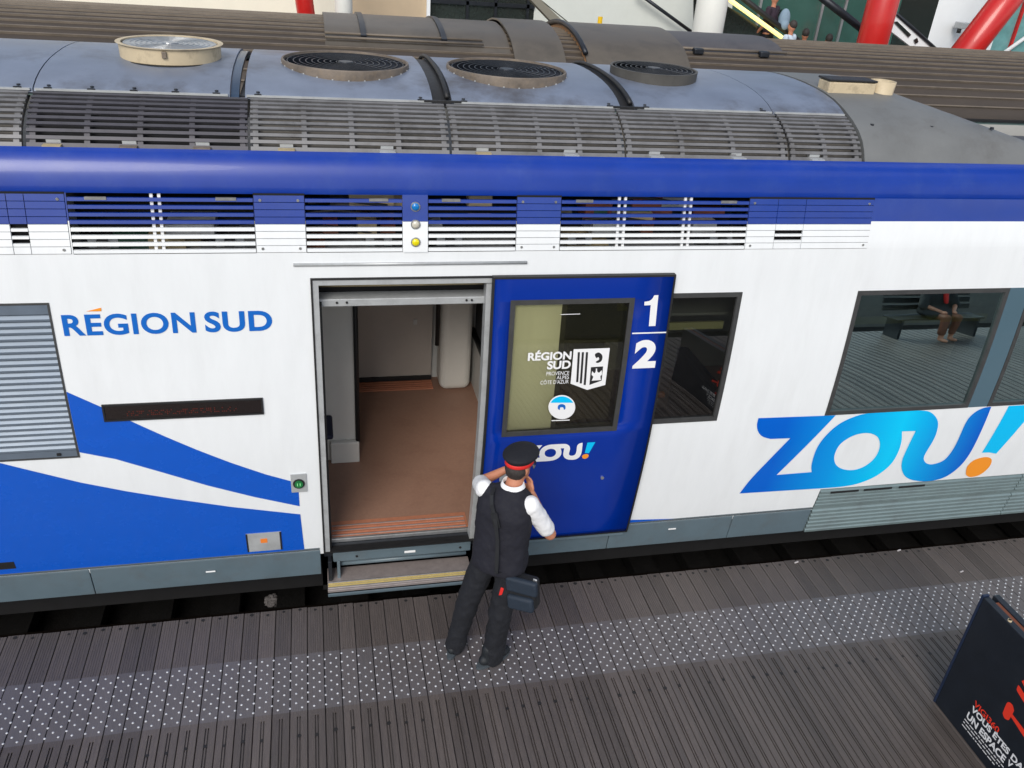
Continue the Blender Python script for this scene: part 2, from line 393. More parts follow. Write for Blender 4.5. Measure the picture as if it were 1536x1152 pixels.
# rails and sleepers under the near train, mostly in the dark
trk = thing('railway_track', 'dark railway track lying in the gap under the white train', 'track', (0, 1.62, -1.2))
RAIL = mat('rail_steel', srgb(44, 36, 32), .5, .7, var=.2)
for y in (1.62 - .7175, 1.62 + .7175):
    MB().prism([(y - .07, -1.06), (y + .07, -1.06), (y + .012, -1.03), (y + .012, -.93), (y + .035, -.91), (y + .035, -.88), (y - .035, -.88), (y - .035, -.91), (y - .012, -.93), (y - .012, -1.03)], -30, 30).mk('rail', RAIL, trk)
slm = bpy.data.meshes.new('sleeper'); _m = MB().box((-.13, -1.3, -.07), (.13, 1.3, .07)); slm.from_pydata(_m.V, [], _m.F); slm.update(); slm.materials.append(GROUND)
for i in range(26): inst('sleeper', slm, (-7 + i * .6, 1.62, -1.13), trk)
def crumple(name, c, r, m, lab):
    bm = bmesh.new(); bmesh.ops.create_icosphere(bm, subdivisions=3, radius=r)
    for v in bm.verts: v.co *= random.uniform(.65, 1.15)
    me = bpy.data.meshes.new(name); bm.to_mesh(me); bm.free(); me.materials.append(m)
    o = bpy.data.objects.new(name, me); COL.objects.link(o); o.location = c; o.scale = (1, 1, .75); return tag(o, lab, 'litter')
PAPER = mat('litter_paper', srgb(170, 165, 165), .8, var=.2, scale=30)
c = onz(407, 892, -1.12); crumple('crumpled_paper', (c.x, c.y, -1.2), .075, PAPER, 'large crumpled grey paper ball lying in the dark gap below the train step')
c = onz(428, 902, -1.12); crumple('crumpled_paper', (c.x, c.y, -1.21), .045, PAPER, 'small pale scrap of litter in the dark gap beside the larger paper ball')

# ================================================================== near train
T = thing('passenger_train', 'white and blue regional train with open door standing at the platform', 'train', (1.0, 1.62, -.88))
XA, XB = -7.0, 13.0
def rect_px(c4, off=0.):
    q = [hit(x, y, off) for x, y in c4]   # tl, tr, br, bl
    return (q[0][0] + q[3][0]) / 2, (q[1][0] + q[2][0]) / 2, (q[2][1] + q[3][1]) / 2, (q[0][1] + q[1][1]) / 2
DX0, DX1, DZ0, DZ1 = -.062, 1.26, .30, 2.664
gx0, gx1, gz0, gz1 = -4.2, -1.625, 1.414, 2.53
w2 = (hit(838, 520, 0)[0], 3.022, 1.425, 2.512)
w3 = (3.985, 11.5, 1.415, 2.503)
LZ0, LZ1, LMID = 2.832, 3.2, 3.03
lx = lambda px: hit(px, 350)[0]
LA, LB1, LB2, LC1, LL1, LL2, LD2, LE1, LE2, LF2 = [lx(p) for p in (104, 106, 383, 459, 604, 642, 774, 840, 1119, 1304)]
holes = [(DX0, DX1, 0, DZ1), (gx0, gx1, gz0, gz1), w2, w3, (LB1, LB2, LZ0, LZ1 + 1), (LC1, LL1, LZ0, LZ1 + 1), (LL2, LD2, LZ0, LZ1 + 1), (LE1, LE2, LZ0, LZ1 + 1)] + [(a_, b_, LZ0 + .002, LZ1 - .006) for a_, b_ in ((LA - 2.2, LA), (LB2 + .001, LC1 - .001), (LD2 + .001, LE1 - .001), (LE2 + .001, LF2))]
for q0, q1, ia, ib in ((17, 43, 1, 3), (1162, 1203, 1, 2)):
    _p = (LZ1 - .012 - LZ0 - .006) / 8; holes.append((lx(q0), lx(q1), LZ0 + .006 + ia * _p, LZ0 + .006 + (ib + 1) * _p))
# lower right slatted vent
vq = [hit(1231, 734), hit(1206, 797)]
VX0 = (vq[0][0] + vq[1][0]) / 2; VZ1 = vq[0][1]
holes.append((VX0, 12.5, 0, VZ1))
xs = [XA, XB]; zs = [z for z, _ in PROF]
for h in holes: xs += [max(XA, h[0]), min(XB, h[1])]; zs += [z for z in (h[2], h[3]) if .3 < z < 3.2]
xs += [XA + i * .5 for i in range(41)]
zs += [LMID]
V, Fc = sheet_with_holes(xs, zs, holes, prof)
body = mk('body_shell', V, Fc, [W_, BAND], T, True, [1 if sum(V[i][2] for i in f) / 4 > LMID else 0 for f in Fc])
# reveals (depth) for windows / grille / door openings
def reveal(name, h, depth, m, parent, zlo=None, yf=prof):
    mb = MB(); x0, x1, z0, z1 = h
    zz = sorted([z for z, _ in PROF if z0 < z < z1] + [z0, z1])
    for x, s in ((x0, 1), (x1, -1)):
        for a, b in zip(zz, zz[1:]):
            mb.add([(x, yf(a), a), (x, yf(a) + depth, a), (x, yf(b) + depth, b), (x, yf(b), b)], [(0, 1, 2, 3) if s > 0 else (3, 2, 1, 0)])
    mb.add([(x0, yf(z1), z1), (x1, yf(z1), z1), (x1, yf(z1) + depth, z1), (x0, yf(z1) + depth, z1)], [(0, 1, 2, 3)])
    mb.add([(x0, yf(z0), z0), (x1, yf(z0), z0), (x1, yf(z0) + depth, z0), (x0, yf(z0) + depth, z0)], [(3, 2, 1, 0)])
    return mb.mk(name, m, parent)
def frame_strip(name, h, wd, off0, off1, m, parent, yf=prof, inner=0.0):
    """frame of width wd inside rect h, standing from off0 (front) to off1 (back) relative to the side"""
    x0, x1, z0, z1 = h; mb = MB()
    def bar(xa, xb, za, zb):
        zz = sorted([z for z, _ in PROF if za < z < zb] + [za, zb])
        V = []; Fc = []
        for z in zz: V += [(xa, yf(z) + off0, z), (xb, yf(z) + off0, z), (xb, yf(z) + off1, z), (xa, yf(z) + off1, z)]
        for i in range(len(zz) - 1):
            k = 4 * i
            Fc += [(k, k + 1, k + 5, k + 4), (k + 1, k + 2, k + 6, k + 5), (k + 2, k + 3, k + 7, k + 6), (k + 3, k, k + 4, k + 7)]
        k = 4 * (len(zz) - 1); Fc += [(3, 2, 1, 0), (k, k + 1, k + 2, k + 3)]
        mb.add(V, Fc)
    bar(x0, x1, z0, z0 + wd); bar(x0, x1, z1 - wd, z1); bar(x0, x0 + wd, z0 + wd, z1 - wd); bar(x1 - wd, x1, z0 + wd, z1 - wd)
    return mb.mk(name, m, parent)
def sheet(name, x0, x1, z0, z1, off, m, parent, yf=prof, smooth=True):
    zz = [z for z, _ in PROF if z0 < z < z1] + [z0, z1]
    V, Fc = sheet_with_holes([x0, x1], zz, [], lambda z: yf(z) + off); return mk(name, V, Fc, m, parent, smooth)
def slab(name, x0, x1, z0, z1, o0, o1, m, parent, yf=prof):
    """closed curved plate between offsets o0 (front) and o1 (back)"""
    zz = sorted(set([z for z, _ in PROF if z0 < z < z1] + [z0, z1])); V = []; Fc = []
    for z in zz: V += [(x0, yf(z) + o0, z), (x1, yf(z) + o0, z), (x1, yf(z) + o1, z), (x0, yf(z) + o1, z)]
    for i in range(len(zz) - 1):
        k = 4 * i; Fc += [(k, k + 1, k + 5, k + 4), (k + 1, k + 2, k + 6, k + 5), (k + 2, k + 3, k + 7, k + 6), (k + 3, k, k + 4, k + 7)]
    k = 4 * (len(zz) - 1); Fc += [(3, 2, 1, 0), (k, k + 1, k + 2, k + 3)]
    return mk(name, V, Fc, m, parent)

# ---- saloon windows
def window(h, glassmat, label=None):
    f = frame_strip('window', h, .035, -.006, .03, FRAME, T)
    sheet('pane', h[0] + .03, h[1] - .03, h[2] + .03, h[3] - .03, .014, glassmat, f)
    reveal('reveal', h, .06, RUB, f)
    zb = hit(1290, 480, .07)[1]; slab('inner_bar', max(h[0], 2.4) + .03, h[1] - .08, zb - .028, zb + .028, .05, .07, INY, f)
    return f
window(w2, GLS)
m0 = ony(1509, 440, .17).x; m1 = ony(1537, 440, .17).x
window((w3[0], m0 + .035, w3[2], w3[3]), GLB)
slab('window_mullion', m0 + .037, m1 + .05, w3[2], w3[3], -.003, .02, mat('mullion_blue', srgb(92, 120, 135), .18, .3, coat=.5), T)
window((m1 + .052, 8.6, w3[2], w3[3]), GLB)
slab('window_mullion', 8.602, 8.8, w3[2], w3[3], -.003, .02, MATS['mullion_blue'], T)
window((8.802, w3[1], w3[2], w3[3]), GLB)
# ---- left ventilation grille
gr = frame_strip('side_grille', (gx0, gx1, gz0, gz1), .012, -.006, .05, FRAME, T)
sheet('backing', gx0, gx1, gz0, gz1, .045, DARK, gr)
GSL = mat('grille_slat_alu', srgb(106, 118, 132), .38, .3, var=.05, scale=8, dirt=srgb(110, 125, 145), dirt_amt=.4, dscale=3)
slab('top_plate', gx0 + .012, gx1 - .012, gz1 - .075, gz1 - .012, -.002, .02, GSL, gr)
slab('bottom_plate', gx0 + .012, gx1 - .012, gz0 + .012, gz0 + .06, -.002, .02, GSL, gr)
ns = 23; pz = (gz1 - .08 - gz0 - .062) / ns
for i in range(ns):
    z = gz0 + .062 + i * pz; y = prof(z + pz / 2)
    MB().prism([(y - .004, z + .002), (y - .004, z + .016), (y + .022, z + pz + .004), (y + .026, z + pz - .002)], gx0 + .013, gx1 - .013).mk('slat', GSL, gr)
MB().lathe([(0, .004), (.012, .004), (.014, 0)], (0, 0, 0), 10)
box('latch', (hit(88, 678)[0] - .012, prof(1.45) - .012, 1.44), (hit(88, 678)[0] + .012, prof(1.45), 1.458), RUB, gr)

# ---- livery shapes on the body
C4 = lambda x, y: hit(x / 2.881, 380 + y / 2.881)
C1 = lambda x, y: hit(x / 2.549, 700 + y / 2.549)
top = [C4(x, y) for x, y in ((297, 597), (430, 660), (560, 722), (700, 785), (850, 848), (1000, 905), (1150, 955), (1288, 992))]
bot = [C4(x, y) for x, y in ((1293, 1092), (1100, 1052), (900, 1003), (700, 945), (500, 888), (355, 858))]
top[0] = (gx1 + .003, top[0][1]); bot[-1] = (gx1 + .003, bot[-1][1]); bot[0] = (top[-1][0], bot[0][1])
conform_poly('livery_swoosh', [top + bot], LIV, T, .0032)
XS = top[-1][0]
top = [C4(x, y) for x, y in ((0, 905), (150, 942), (350, 990), (550, 1028), (750, 1060), (1000, 1095), (1297, 1127))]
sl = (top[1][1] - top[0][1]) / (top[1][0] - top[0][0])
top = [(XA + .1, top[0][1] + sl * (XA + .1 - top[0][0]) * .8)] + top; top[-1] = (XS, top[-1][1])
conform_poly('livery_swoosh', [top + [(XS + .012, .372), (XA + .1, .372)]], LIV, T, .0032)
a = hit(945, 779)[0]; b = hit(1012, 772)[0]
conform_poly('livery_swoosh', [[(a - .1, .372), (b + .02, .372), (a - .1, .412)]], LIV, T, .0032)
# ---- lettering REGION SUD with its orange accent
bl, br_, tl, tr = hit(97, 503.5), hit(406, 496.5), hit(93, 471), hit(401, 466)
tx0, tx1, tz0, tz1 = (bl[0] + tl[0]) / 2, (br_[0] + tr[0]) / 2 + .02, (bl[1] + br_[1]) / 2, (tl[1] + tr[1]) / 2
text_side('lettering', 'REGION', tx0 - .004, (hit(295.5, 499)[0] + hit(291, 467)[0]) / 2, tz0, tz1, LETB, T, .0035, .026, space=1.06)
text_side('lettering', 'SUD', (hit(308, 498)[0] + hit(306, 467)[0]) / 2, tx1, tz0, tz1, LETB, T, .0035, .03, space=1.06)
conform_poly('lettering_accent', [[C4(372, 250), C4(437, 234), C4(438, 249)]], ORG, T, .0035)
# ---- big ZOU! logo
C6 = lambda x, y: hit(1100 + x / 3.523, 590 + y / 3.523)
ZO = [(132, 130), (540, 115), (228, 430), (413, 415), (413, 372, 1), (440, 290, 1), (490, 220, 1), (560, 160, 1), (640, 122, 1), (720, 103, 1), (860, 94, 1), (1000, 90, 1), (1050, 105, 1), (1079, 145, 1), (1076, 195, 1), (1055, 248, 1), (1010, 325, 1), (1008, 355, 1), (1028, 372, 1), (1062, 372, 1), (1112, 352, 1), (1150, 310, 1), (1182, 255, 1), (1222, 165, 1), (1250, 122, 1), (1290, 90, 1), (1330, 74, 1), (1362, 70), (1330, 150, 1), (1282, 255, 1), (1240, 330, 1), (1190, 390, 1), (1120, 440, 1), (1040, 462, 1), (960, 460, 1), (910, 440, 1), (889, 400, 1), (891, 355, 1), (912, 302, 1), (962, 198), (890, 200), (888, 250, 1), (872, 305, 1), (842, 360, 1), (800, 403, 1), (740, 443, 1), (660, 475, 1), (580, 491, 1), (480, 500), (32, 528), (85, 460, 1), (150, 390, 1), (300, 236), (195, 240), (152, 226, 1), (130, 200, 1), (124, 165, 1)]
OH = [(720, 210), (763, 232), (773, 280), (750, 335), (700, 380), (640, 403), (580, 400), (541, 375), (533, 330), (558, 275), (605, 237), (660, 214)]
EX = [(1455, 66), (1610, 57), (1388, 318), (1350, 311), (1313, 313)]
DOT = [(1228, 415), (1237, 383), (1270, 353), (1320, 337), (1355, 340), (1364, 360), (1345, 395), (1300, 430), (1255, 441), (1232, 433)]
zo_m = [C6(*p) for p in poly_smooth(ZO)]; oh_m = [C6(*p) for p in catmull(OH)]; ex_m = [C6(*p) for p in EX]; dot_m = [C6(*p) for p in catmull(DOT)]
LG = bpy.data.materials.new('logo_gradient'); LG.use_nodes = True; n = LG.node_tree.nodes; l = LG.node_tree.links; b = n['Principled BSDF']; b.inputs['Roughness'].default_value = .25
gg = n.new('ShaderNodeNewGeometry'); sx = n.new('ShaderNodeSeparateXYZ'); mr = n.new('ShaderNodeMapRange'); rp = n.new('ShaderNodeValToRGB')
l.new(gg.outputs['Position'], sx.inputs[0]); l.new(sx.outputs[0], mr.inputs[0]); l.new(mr.outputs[0], rp.inputs[0]); l.new(rp.outputs[0], b.inputs['Base Color'])
lx0 = min(p[0] for p in zo_m); lx1 = max(p[0] for p in zo_m); mr.inputs[1].default_value = lx0; mr.inputs[2].default_value = lx1
cr = rp.color_ramp; cr.elements[0].position = .12; cr.elements[0].color = (*srgb(0, 96, 204), 1); cr.elements[1].position = 1; cr.elements[1].color = (*srgb(0, 92, 200), 1)
for p_, c_ in ((.38, (0, 150, 228)), (.62, (0, 202, 250)), (.78, (0, 160, 232))):
    e = cr.elements.new(p_); e.color = (*srgb(*c_), 1)
lg = conform_poly('logo', [zo_m, oh_m], LG, T, .0036)
conform_poly('exclamation_bar', [ex_m], CYAN, lg, .0036); conform_poly('exclamation_dot', [dot_m], ORG, lg, .0036)

# ---- skirt
SY = lambda z: .262 + (.36 - z) * .12 if z < .36 else prof(z)
skirt_cuts = [XA, onz(137, 866, .3).x, None]
xk = [hit(136, 862)[0], hit(913, 805)[0], hit(1098, 778)[0]]
def skirt(x0, x1):
    o = MB().prism([(.264, .352), (.252, .347), (.25, .335), (.275, .08), (.29, .07), (.33, .07), (.33, .352)], x0 + .003, x1 - .003).mk('skirt_panel', SKIRT, T); bevel(o, .004); return o
for a, b in ((XA, xk[0]), (xk[0], -.085), (1.2, xk[1]), (xk[1], xk[2]), (xk[2], VX0)): skirt(a, b)
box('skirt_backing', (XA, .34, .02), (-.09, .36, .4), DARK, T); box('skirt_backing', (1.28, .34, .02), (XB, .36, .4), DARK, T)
for a, b in ((XA, DX0 - .03), (1.27, VX0)):
    MB().prism([(.243, .356), (.236, .368), (.252, .376), (.275, .376), (.275, .356)], a, b).mk('sill_strip', mat('sill_' + str(round(a)), srgb(72, 80, 84), .45, var=.1), T)
# ---- slatted vent low on the right
vt = slab('vent_panel', VX0 + .004, 12, .06, VZ1 - .004, .05, .07, DARK, T, lambda z: prof(max(z, .3)))
VM = mat('vent_alu', srgb(130, 148, 150), .35, .4, var=.1, scale=8, dirt=(.1, .1, .1), dirt_amt=.6, dscale=4)
vcut = [VX0 + .006, hit(1519, 737)[0], 12]
zv = .36; n1 = 5; n2 = 6
for a, b in zip(vcut, vcut[1:]):
    for i in range(n1):
        z0 = zv + .02 + i * (VZ1 - .01 - zv - .02) / n1; h = (VZ1 - .01 - zv - .02) / n1; y = prof(z0 + h / 2)
        MB().prism([(y - .004, z0), (y - .004, z0 + h * .45), (y + .02, z0 + h * .98), (y + .024, z0 + h * .9), (y + .012, z0)], a + .004, b - .004).mk('slat', VM, vt)
    MB().prism([(.246, zv - .008), (.246, zv + .012), (.27, zv + .016), (.27, zv - .008)], a, b).mk('rail', VM, vt)
    for i in range(n2):
        h = (zv - .012 - .07) / n2; z0 = .07 + i * h; y = .275 - (z0 - .07) * .1
        MB().prism([(y - .006, z0), (y - .006, z0 + h * .45), (y + .018, z0 + h * .98), (y + .022, z0 + h * .9), (y + .012, z0)], a + .004, b - .004).mk('slat', VM, vt)
for q in ((1245, 1287), (1293, 1335), (1343, 1382)):
    x0, z_ = hit(q[0], 739); x1, _ = hit(q[1], 735)
    MB().box((x0, prof(VZ1 - .04) - .012, VZ1 - .052), (x1, prof(VZ1 - .04) + .005, VZ1 - .035)).mk('slot', RUB, vt)

# ---- louvre row above the door
LP = (LZ1 - .012 - LZ0 - .006) / 8
def slat_set(x0, x1, parent, closed):
    for i in range(8):
        z = LZ0 + .006 + i * LP; m = W_ if i < 4 else BAND
        if i == 4: z += .0
        h = LP * (.91 if closed else .46); y0, y1 = prof(z), prof(z + h)
        t = .012
        MB().prism([(y0 - .004, z), (y1 - .004, z + h), (y1 + t, z + h), (y0 + t, z)], x0 + .003, x1 - .003).mk('slat', m, parent)
def louvre(x0, x1, closed, posts=(), hole=None):
    fr = box('louvre_panel', (x0, .30 if not closed else .275, LZ0), (x1, .31 if not closed else .285, LZ1 - .004), DARK, T) if closed else \
        MB().box((x0 - .01, .62, LZ0 - .05), (x1 + .01, .63, LZ1 + .1)).mk('louvre_panel', DARK, T)
    if not hole: slat_set(x0, x1, fr, closed)
    else:
        slat_set(x0, hole[0], fr, True); slat_set(hole[1], x1, fr, True)
        for i in range(8):
            z = LZ0 + .006 + i * LP; op = i in hole[2]
            h = LP * (.36 if op else .91); y0, y1 = prof(z), prof(z + h)
            MB().prism([(y0 - .004, z), (y1 - .004, z + h), (y1 + .012, z + h), (y0 + .012, z)], hole[0] + .001, hole[1] - .001).mk('slat', W_ if i < 4 else BAND, fr)
    for px in posts:
        for d in (-.022, .022):
            x = px + d
            MB().prism([(prof(LZ0) + .014, LZ0), (prof(LZ1) + .014, LZ1 - .01), (prof(LZ1) + .03, LZ1 - .01), (prof(LZ0) + .03, LZ0)], x - .009, x + .009).mk('post', LETW, fr)
    for x in ((x0 + .16, x1 - .16) if (x1 - x0) > .9 and not closed else ((x1 - .15,) if not closed and x0 < .5 else (x0 + .15,) if not closed else ())):
        z = LZ1 - .035; MB().box((x - .06, prof(z) - .012, z - .012), (x + .06, prof(z) - .002, z + .006)).mk('hinge', ALU, fr)
        MB().box((x - .03, prof(LZ0 + .07) + .013, LZ0 + .035), (x + .03, prof(LZ0 + .07) + .05, LZ0 + .075)).mk('latch', RUB, fr)
        MB().box((x - .085, prof(LZ0 + .07) + .05, LZ0 + .02), (x + .085, prof(LZ0 + .07) + .06, LZ0 + .085)).mk('latch_plate', ALUP, fr)
    if closed:
        for x in (x0 + .04, x1 - .04):
            for z in (LZ1 - .045, LZ0 + .03):
                o = MB().tube([(x, prof(z) - .004, z), (x, prof(z) - .009, z)], .009, 8).mk('bolt', ALU, fr)
    return fr
h0, h1 = lx(17), lx(43); louvre(LA - 2.2, LA, True, hole=(h0, h1, (2, 3, 1)))
louvre(LB1, LB2, False, [lx(237)]); louvre(LB2, LC1, True); louvre(LC1, LL1, False); louvre(LL2, LD2, False); louvre(LD2, LE1, True)
louvre(LE1, LE2, False, [lx(932), lx(1030)]); h0, h1 = lx(1162), lx(1203); louvre(LE2, LF2, True, hole=(h0, h1, (2, 1)))
# things inside the louvre bay
bay = box('equipment_bay', (LB1 - .05, .6, LZ0 - .08), (LE2 + .05, .64, LZ1 + .16), DARK, T)
box('bay_floor', (LB1 - .05, .26, LZ0 - .06), (LE2 + .05, .6, LZ0 - .045), ALUP, bay)
for i in range(34):
    x = random.uniform(LB1, LE2 - .2); wd = random.uniform(.05, .3); z = random.choice([LZ0 - .04, LZ0 + .05, LZ0 + .16, LZ0 + .24]); 
    box('equipment_box', (x, random.uniform(.34, .46), z), (x + wd, .6, z + random.uniform(.04, .12)), random.choice([BEIGE, BEIGE, ALUP, ALUP, BROWNE, GREENE, DARK, BACKP]), bay)
for i in range(7):
    x = random.uniform(LB1, LE2 - .6); z = random.uniform(LZ0, LZ1 - .05)
    MB().tube([(x, .36, z), (x + .2, .34, z + .03), (x + .5, .36, z - .02)], .012, 8).mk('cable', RUB, bay)
# signal light column
lc = slab('light_column', LL1 + .002, LL2 - .002, LZ0, LMID - .002, -.008, .012, W_, T)
slab('upper_plate', LL1 + .002, LL2 - .002, LMID - .0005, LZ1 - .006, -.008, .012, BAND, lc)
LXc = (LL1 + LL2) / 2
for py, m in ((309, mat('lens_blue', srgb(0, 120, 195), .12, coat=1)), (335.5, mat('lens_clear', srgb(205, 200, 185), .15, coat=1)), (362, mat('lens_yellow', srgb(235, 220, 0), .15, coat=1))):
    z = hit(623, py)[1]; y = prof(z) - .008
    r = MB().tube([(LXc, y, z), (LXc, y - .012, z)], .031, 20).mk('lamp_ring', ALU, lc)
    MB().tube([(LXc, y - .010, z), (LXc, y - .016, z), (LXc, y - .022, z), (LXc, y - .025, z)], [.025, .0245, .019, .009], 20).mk('lens', m, r, True)
# ---- cantrail band above the louvres and inner roof
CT = [(.30, 3.185), (.281, 3.19), (.279, 3.205), (.284, 3.235), (.296, 3.29), (.316, 3.34), (.345, 3.385), (.38, 3.413), (.405, 3.425), (.43, 3.40), (.43, 3.3)]
ct = MB()
XN = 41
for i in range(XN): ct.V += [(XA + (XB - XA) * i / (XN - 1), y, z) for y, z in CT]
k = len(CT)
for i in range(XN - 1):
    for j in range(k - 1): ct.F.append((i * k + j, (i + 1) * k + j, (i + 1) * k + j + 1, i * k + j + 1))
ct = ct.mk('cantrail', BAND2, T); smooth_by_angle(ct, 50)
# ---- roof: curved side grilles, shrouds, fans
GP = [(.44, 3.412), (.475, 3.475), (.525, 3.535), (.60, 3.59), (.69, 3.637), (.79, 3.672)]
DP = [(.79, 3.655), (.80, 3.676), (.83, 3.690), (.90, 3.717), (1.0, 3.742), (1.13, 3.763), (1.27, 3.777), (1.45, 3.785), (1.62, 3.788)]
DP = DP + [(3.24 - y, z) for y, z in DP[-2::-1]]
def along(P, t):
    L = [0]
    for a, b in zip(P, P[1:]): L.append(L[-1] + math.dist(a, b))
    s = t * L[-1]
    for i in range(len(P) - 1):
        if s <= L[i + 1] + 1e-9:
            u = (s - L[i]) / (L[i + 1] - L[i]); a, b = P[i], P[i + 1]
            return (a[0] + (b[0] - a[0]) * u, a[1] + (b[1] - a[1]) * u), ((b[0] - a[0]) / (L[i + 1] - L[i]), (b[1] - a[1]) / (L[i + 1] - L[i]))
    return P[-1], (1, 0)
def extrude_prof(name, P, x0, x1, m, parent, thick=.012, caps=True, seg=8):
    """curved sheet with thickness, profile P in (y, z) outer side, extruded along x"""
    inner = []
    for i, (y, z) in enumerate(P):
        a = P[max(i - 1, 0)]; b = P[min(i + 1, len(P) - 1)]; t = Vector((b[0] - a[0], b[1] - a[1])).normalized(); nrm = Vector((-t.y, t.x))
        inner.append((y - nrm.x * thick, z - nrm.y * thick))
    loop = P + inner[::-1]; n = len(loop); mb = MB(); V = []
    for k in range(seg + 1):
        x = x0 + (x1 - x0) * k / seg; V += [(x, y, z) for y, z in loop]
    Fc = []
    for k in range(seg):
        for i in range(n): Fc.append((k * n + i, k * n + (i + 1) % n, (k + 1) * n + (i + 1) % n, (k + 1) * n + i))
    h = len(P)
    for i in range(h - 1):
        a, b, c, d = i, i + 1, n - 2 - i, n - 1 - i
        Fc.append((a, d, c, b)); Fc.append(tuple(seg * n + q for q in (a, b, c, d)))
    o = mk(name, V, Fc, m, parent); smooth_by_angle(o, 45); return o
rf = extrude_prof('roof_deck', [(.43, 3.12), (.6, 3.14), (1.62, 3.16), (2.64, 3.14), (2.81, 3.12)], XA, XB, GUARD, T, .02)
def gx(px, py=170): return ony(px, py, .62).x
def roof_grille(x0, x1, nbr, m, dark, clips=2):
    bk = extrude_prof('roof_grille', [(y + .055, z - .045) for y, z in GP], x0 + .02, x1 - .02, dark, T, .006)
    N = 10
    for i in range(N):
        (y, z), (ty, tz) = along(GP, (i + .35) / N)
        nv = Vector((-tz, ty)); w_ = .0105 if i else .013
        a = Vector((y, z)); t = Vector((ty, tz))
        q = [a - t * w_ , a + t * w_, a + t * w_ - nv * .014, a - t * w_ - nv * .014]
        o = MB().prism([tuple(v) for v in q], x0 + .004, x1 - .004).mk('slat', m, bk)
    for k in range(nbr):
        x = x0 + .035 + (x1 - x0 - .07) * k / (nbr - 1)
        P2 = [along(GP, t / 10)[0] for t in range(11)]
        extrude_prof('bracket', [(y + .008, z - .008) for y, z in P2], x - .016, x + .016, m, bk, .012, seg=1)
    for k in range(clips):
        x = x0 + (x1 - x0) * (k + .35) / clips
        MB().box((x - .05, .405, 3.405), (x + .05, .47, 3.432)).mk('clip', random.choice([ALUP, BEIGE, SOOT]), bk)
        MB().box((x - .04, .47, 3.43), (x + .04, .50, 3.465)).mk('clip', ALUP, bk)
gxs = [(-4.2, gx(40) - .006, 5, GRSL, GRSL, 4), (gx(43), gx(372), 5, GRSLD, DARK, 3), (gx(374), gx(671), 5, GRSL, BACKP, 2), (gx(673), gx(933), 5, GRSL, BACKP, 2), (gx(934), gx(1179), 4, GRSL, BACKP, 2), (gx(1181), gx(1290), 3, GRSL, BACKP, 1)]
gxs[0] = (-4.2, gx(40) - .006, 8, GRSL, BACKP, 4)
for a in gxs: roof_grille(*a)
def dome_x(px, py, Y=.83): return ony(px, py, Y).x
def shroud(x0, x1, bolts=5, dz=0., m=SHROUD):
    s = extrude_prof('roof_shroud', [(y, z + dz) for y, z in DP], x0, x1, m, T, .02)
    for k in range(bolts):
        x = x0 + .08 + (x1 - x0 - .16) * k / max(1, bolts - 1)
        MB().box((x - .022, .788, 3.678 + dz), (x + .022, .800, 3.687 + dz)).mk('bolt_tab', GUARD, s)
        MB().lathe([(0, .007), (.010, .007), (.012, 0)], (x, .825, 3.689 + dz), 8).mk('bolt', GUARD, s)
    MB().box((x0 + .01, .778, 3.668 + dz), (x1 - .01, .797, 3.680 + dz)).mk('edge_trim', ALUP, s)
    return s
S0 = dome_x(52, 128); S1b = dome_x(345, 140); S2a, S2b = dome_x(368, 143), dome_x(648, 153); S3a, S3b = dome_x(677, 155), dome_x(928, 163)
S4a, S4b = dome_x(950, 164), dome_x(1155, 168); S5a, S5b = S4b + .006, dome_x(1263, 172)
shroud(-4.3, S0 - .008, 6); shroud(S0, S1b, 5, .0); shroud(S2a, S2b, 2); shroud(S3a, S3b, 2); shroud(S4a, S4b, 2); shroud(S5a, S5b, 0)
# round hood end of the first shroud, straps over the gaps
HOOD = mat('hood_dark', srgb(60, 78, 100), .3, .5, var=.15)
extrude_prof('hood_end', [(y + .02 if y < 1.6 else y - .02, z - .012) for y, z in DP], S1b + .002, S1b + .055, HOOD, T, .03, seg=2)
for a, b in ((S2b, S3a), (S3b, S4a)):
    extrude_prof('gap_cover', [(y + .015 if y < 1.6 else y - .015, z - .02) for y, z in DP], a - .01, b + .01, RUB, T, .02, seg=2)
    MB().tube([((b - .03), y, z + .006) for y, z in DP[2:]], .016, 8).mk('gap_seal', RUB, T, True)
    box('gap_foot', (a - .06, .775, 3.672), (b + .06, .80, 3.684), RUB, T)
box('gap_cover', (S1b + .055, .86, 3.5), (S2a - .002, 2.4, 3.66), GUARD, T)
